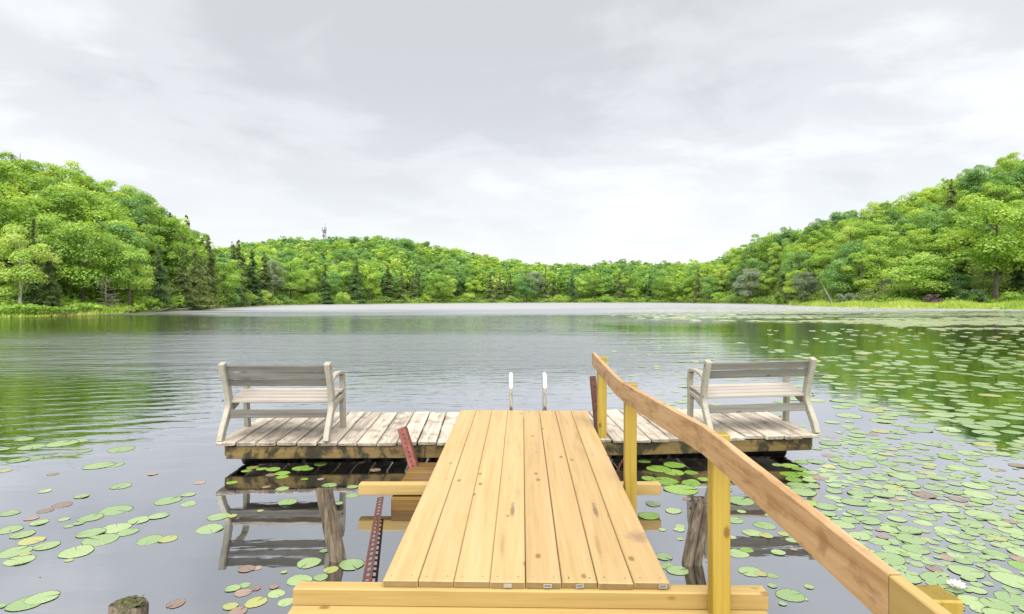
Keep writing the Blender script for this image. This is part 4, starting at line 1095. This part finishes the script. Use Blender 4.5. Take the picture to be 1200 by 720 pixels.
LISTED = [  # column, row, width in photo pixels, colour
 (136,598,36,'g'),(197,587,30,'g'),(221,580,16,'g'),(221,591,19,'g'),(107,607,27,'g'),(163,610,25,'g'),(137,619,32,'g'),(150,624,23,'g'),(107,625,30,'g'),(118,633,39,'g'),(90,647,38,'g'),
 (176,633,30,'g'),(197,632,22,'y'),(55,640,27,'g'),(23,657,32,'g'),(32,707,40,'g'),(50,701,34,'g'),(18,647,35,'g'),(12,621,27,'g'),(27,627,25,'g'),(37,634,28,'y'),(46,613,20,'g'),(73,592,22,'b'),(142,570,24,'g'),
 (116,546,32,'g'),(134,545,22,'g'),(53,576,14,'g'),(96,582,17,'g'),(75,609,13,'g'),(12,602,20,'g'),(92,614,12,'g'),(81,617,11,'g'),(37,608,15,'b'),(53,599,17,'b'),(81,657,10,'y'),(179,556,11,'b'),(234,566,14,'b'),(206,708,21,'b'),
 (1,711,12,'g'),(142,527,30,'g'),(73,520,34,'g'),(38,524,29,'g'),(29,515,20,'g'),(21,540,22,'g'),(42,537,16,'g'),(6,552,14,'y'),(5,527,12,'g'),(92,517,20,'g'),(99,529,16,'g'),(186,605,22,'g'),(62,556,12,'b'),(30,650,12,'y'),
 (246,620,32,'g'),(256,606,25,'g'),(337,589,24,'g'),(331,573,16,'g'),(312,571,10,'b'),(289,667,20,'b'),(301,666,12,'b'),(362,660,29,'g'),(273,690,18,'g'),(285,695,20,'b'),(300,690,12,'b'),(324,696,21,'g'),(300,706,26,'y'),(270,711,18,'y'),
 (351,680,30,'g'),(376,677,18,'g'),(412,662,31,'g'),(388,668,18,'y'),(380,646,11,'g'),(335,706,20,'g'),(397,590,11,'g'),(413,571,14,'g'),(413,581,16,'g'),(386,569,18,'g'),(321,688,12,'b'),(287,686,14,'g'),(279,717,22,'b'),(333,671,8,'y'),(305,599,8,'y'),(272,605,12,'y'),
 (289,552,12,'d'),(296,548,14,'y'),(306,550,12,'d'),(320,550,18,'d'),(317,557,13,'b'),(331,555,18,'d'),(331,559,15,'d'),(352,549,20,'d'),(360,550,15,'d'),(376,544,17,'d'),(415,543,7,'b'),(440,551,14,'b'),(272,566,14,'d'),(376,562,9,'b'),(424,542,9,'y'),(357,562,9,'d'),
 (772,550,30,'d'),(790,545,26,'d'),(790,554,25,'d'),(810,554,17,'d'),(780,564,32,'d'),(760,561,18,'d'),(810,566,24,'d'),(798,574,40,'d'),(789,599,20,'g'),(805,585,11,'b'),(760,605,25,'d'),(755,541,16,'d'),(735,542,12,'d'),(825,562,16,'d'),(867,587,34,'g'),(861,610,22,'g'),
 (869,600,11,'g'),(896,616,26,'g'),(882,625,24,'g'),(898,628,16,'y'),(864,649,26,'g'),(875,645,16,'d'),(912,648,17,'g'),(879,670,28,'g'),(892,673,14,'y'),(905,675,13,'g'),(926,698,33,'g'),(917,708,10,'g'),(942,702,10,'g'),(948,688,12,'g'),(905,687,11,'g'),(797,632,9,'g'),
 (794,669,26,'g'),(778,653,20,'g'),(783,664,20,'g'),(796,621,14,'g'),(797,617,13,'g'),(776,621,10,'g'),(765,591,18,'g'),(925,546,20,'d'),(939,542,16,'d'),(936,550,18,'d'),(926,556,24,'d'),(942,556,18,'d'),(936,569,26,'g'),(919,571,14,'d'),(951,570,18,'g'),(930,562,20,'d'),
 (918,626,14,'y'),(848,574,20,'g'),(858,630,10,'g'),(930,644,9,'b'),(1082,704,30,'g'),(1185,702,36,'g'),(1168,709,34,'g'),(1199,664,30,'d')]
pads = []
for (u, v, wpx, c_) in LISTED:
    x, y = on_water(u, v); pads.append((x, y, wpx * y / FPX / 2, c_, 'L'))
rp_ = random.Random(21)
def solid(x, y):
    """Dock, walkway platform or piling in the way of a floating pad."""
    if -1.2 < x < 1.35 and y < 3.15: return True
    if -1.02 < x < .92 and 4.65 < y < 5.9: return True
    c, s_ = math.cos(dang), math.sin(dang); lx = (x - DL.x) * c + (y - DL.y) * s_; ly = -(x - DL.x) * s_ + (y - DL.y) * c
    return -.12 < lx < DW + .12 and -.02 < ly < DEP + .35
cell = {}
def pad_free(x, y, r, f):
    cx, cy = int(x // .5), int(y // .5)
    for a in range(cx - 1, cx + 2):
        for b_ in range(cy - 1, cy + 2):
            for (qx, qy, qr) in cell.get((a, b_), ()):
                if (qx - x) ** 2 + (qy - y) ** 2 < (f * (qr + r)) ** 2: return False
    return True
def pad_put(x, y, r, c_, tg_): pads.append((x, y, r, c_, tg_)); cell.setdefault((int(x // .5), int(y // .5)), []).append((x, y, r))
for p in list(pads): cell.setdefault((int(p[0] // .5), int(p[1] // .5)), []).append(p[:3])
def colour(): q = rp_.random(); return 'g' if q < .89 else 'y' if q < .94 else 'b' if q < .97 else 'd'
# near right water, in drifts
drift = [on_water(*p) for p in [(990,600),(1040,620),(1080,640),(1120,650),(1160,660),(1185,640),(1130,620),(1060,600),(1010,575),(1090,590),(1150,600),(1190,590),(1060,570),(1120,565),(1180,560),(1000,545),(1050,540),(1110,530),(970,560),(1170,530),(1030,655),(1090,670),(1150,690),(1190,690),(980,525),(1040,515),(1195,620),(1120,680)]]
for k_ in range(1700):
    cx, cy = rp_.choice(drift); sg = .036 * cy + .03
    x, y = cx + rp_.gauss(0, sg * 1.25), cy + rp_.gauss(0, sg * 1.7)
    r = rp_.choice((.03, .04, .06, .08, .10, .115)) * rp_.uniform(.8, 1.15)
    if y < 2.6 or solid(x, y) or x < 1.3 + (y - 3) * .36: continue
    if pad_free(x, y, r, .70): pad_put(x, y, r, colour(), 'R')
print('near pads', len(pads))
# the open right of the lake, thinning to the middle
def field(n, x_of, rr, f, dens):
    c = 0
    for k_ in range(n):
        x, y = x_of()
        if solid(x, y) or y < 6.2: continue
        if rp_.random() > dens(x, y): continue
        if float(np.hypot(x, y)) > float(np.interp(math.degrees(math.atan2(x, y)), TH, DS)) - .3: continue
        r = rp_.uniform(*rr)
        if f and not pad_free(x, y, r, f): continue
        pad_put(x, y, r, 'g' if rp_.random() < .9 else 'y', 'F'); c += 1
    return c
def clump(x, y): return .5 + .5 * math.sin(x * .9 + 1.3 * math.sin(y * .31)) * math.sin(y * .55 + .7 * math.sin(x * .4))
def xy_mid():
    v = rp_.uniform(384, 530); u = rp_.uniform(840, 1330); return on_water(u, v)
print(field(2600, xy_mid, (.11, .20), .75, lambda x, y: (.10 + .9 * clump(x * 1.6, y * 1.6)) * min(1, max(.03, ((600 + FPX * x / y) - 840) / 300)) * (1 if y > 8.5 else .45)))
def xy_band():
    v = rp_.uniform(358.2, 386); u = rp_.uniform(690, 1330)
    return on_water(u, v)
def dens_band(x, y):
    u = 600 + FPX * x / y; v = HZ + FPX * CAMH / y
    lim = 386 if u > 1040 else 379 - (1040 - u) * .018
    e_ = min(1, max(0, (lim - v + 1.5) / 3)); l_ = min(1, max(0, (u - 700) / 160))
    return e_ * l_ * max(0, -.12 + .75 * clump(x * .22 + 3, y * .9) * (.4 + .6 * clump(y * .2, x * .12)))
print(field(30000, xy_band, (.22, .48), 0, dens_band))
def xy_sparse():
    v = rp_.uniform(400, 530); u = rp_.uniform(700, 860); return on_water(u, v)
print(field(160, xy_sparse, (.07, .13), .9, lambda x, y: .5))
def size_px(p): return p[2] * p[2] / (p[1] ** 3)
idx = list(range(len(pads)))
must = [i for i in idx if pads[i][4] == 'L']
rest = sorted([i for i in idx if pads[i][4] != 'L' and abs(pads[i][0] / pads[i][1]) * FPX < 610 and HZ + FPX * CAMH / pads[i][1] < 722], key=lambda i: -size_px(pads[i]))
single = set(must + rest[:max(0, 296 - len(must))])
CW = {'g': 'green lily pad', 'y': 'yellowing lily pad', 'b': 'browned lily pad', 'd': 'vivid green lily pad'}
sv, sf, sm, so = [], [], [], 0
PGs = [pad_geo(s, 11) for s in range(5)]
for i, (x, y, r, c_, tg_) in enumerate(pads):
    z = .0008 + .0034 * ((i * 37) % 101) / 101
    rz = rp_.uniform(0, 6.28)
    if i in single:
        o = link('lily_pad', PME[(c_, rp_.randrange(9))], None, (x, y, z)); o.rotation_euler = (rp_.uniform(-.006, .006), rp_.uniform(-.006, .006), rz); o.scale = (r, r, min(r, .16))
        u = 600 + FPX * x / y; v = HZ + FPX * CAMH / y
        if x < 0: where = 'under the front edge of the dock' if v < 570 and u > 262 else 'by the tilted grey piling' if u > 345 else 'off the corner of the platform' if v > 655 and u > 225 else 'in the reflection of the bench' if u > 235 else 'in the reflection of the left hill' if v < 560 else 'around the closed lily bud' if u < 85 and v > 630 else 'in the left drift above the mossy stump' if v > 590 else 'on open water left of the dock'
        else: where = 'under the dock between handrail posts' if v < 585 and u < 835 else 'by the split log piling' if u < 840 else 'under the dock corner below the right bench' if v < 585 and u < 960 else 'on open water below the handrail' if u < 1005 and v > 600 and (v - 520) > (u - 845) * .71 else 'around the white lily flower' if u > 1040 and v > 660 else 'in the drift above the handrail' if v > 600 else 'in the drift beyond the right bench' if u < 1090 else 'in the drift near the right hill reflection'
        size = 'small' if r < .075 else 'broad' if r > .105 else 'middling'
        tag(o, f'{size} {CW[c_]} {where}', 'lily pad', f'{size} {CW[c_]}s {where}')
    else:
        vs, fs = PGs[i % 5] if y < 14 else (None, None)
        c, s_ = math.cos(rz), math.sin(rz)
        if vs is None:
            n6 = 7
            a = np.linspace(0, 5.6, n6); hh_ = .012 if y < 30 else .02
            tl = rp_.uniform(-.03, .05)
            P = np.stack([x + r * np.cos(a + rz), y + r * np.sin(a + rz), z + .01 + tl * r * np.sin(a + rz) + abs(tl) * r], 1)
            P = np.concatenate([P, P - np.array([0, 0, hh_])])
            faces = [tuple(range(n6))] + [(k_, n6 + k_, n6 + (k_ + 1) % n6, (k_ + 1) % n6) for k_ in range(n6)]
        else:
            P = np.array(vs); P = np.stack([x + r * (P[:, 0] * c - P[:, 1] * s_), y + r * (P[:, 0] * s_ + P[:, 1] * c), z + P[:, 2] * min(r, .16)], 1); faces = fs
        sv += P.tolist(); sf += [tuple(q + so for q in f) for f in faces]; sm += ['gybds'.index(c_ if y < 24 or c_ != 'g' else 's')] * len(faces); so += len(P)  # distant green pads take the colour with the sky sheen in it
me = bpy.data.meshes.new('floating_lily_leaves'); me.from_pydata(sv, [], sf)
for c_ in 'gybds': me.materials.append(PM[c_])
me.polygons.foreach_set('material_index', sm); me.update()
o = link('floating_lily_leaves', me); tag(o, 'scattered sheet of small lily pads spreading over the right of the lake', 'lily pads', kind='stuff')

# lily flower and buds
fx, fy = on_water(1121, 691)
t = empty('water_lily_flower', (fx, fy, .01)); tag(t, 'white water lily flower open beside the handrail', 'flower')
for ring, (n, tilt, ln, wd) in enumerate(((9, 25, .058, .019), (8, 48, .052, .018), (6, 68, .042, .014))):
    for k_ in range(n):
        a = 2 * math.pi * (k_ + .5 * ring) / n; tl = R(tilt)
        d = Vector((math.cos(a) * math.cos(tl), math.sin(a) * math.cos(tl), math.sin(tl))); sd_ = Vector((-math.sin(a), math.cos(a), 0)); nn_ = d.cross(sd_)
        pts_ = [d * .008 + Vector((0, 0, .004))] + [d * ln * .5 + sd_ * wd - nn_ * -.004, d * ln, d * ln * .5 - sd_ * wd - nn_ * -.004, d * ln * .55 - nn_ * .006]
        MB().add(pts_, [(0, 1, 4), (1, 2, 4), (2, 3, 4), (3, 0, 4)]).build('petal', M['petal'], t)
MB().tube([(0, 0, .006), (0, 0, .03)], [.012, .008], 8).build('centre', M['yellow'], t)
def bud(u, v, h, label):
    x, y = on_water(u, v)
    n = 12; prof = [(0, -.02), (.45, -.02), (.8, .15), (1.0, .4), (.9, .62), (.55, .85), (.12, 1.0)]
    mb = MB(); mb.tube([(0, 0, h * q) for (_, q) in prof], [max(.001, h * .36 * w_) for (w_, _) in prof], n)
    t = mb.build('lily_bud', M['bud'], None, smooth=True); t.location = (x, y, 0)
    st = MB().tube([(0, 0, -.4), (0, 0, 0)], .006, 6).build('stalk', M['bud'], t)
    tag(t, label, 'lily bud')
bud(47, 677, .055, 'bright green closed lily bud standing out of the open water on the left')
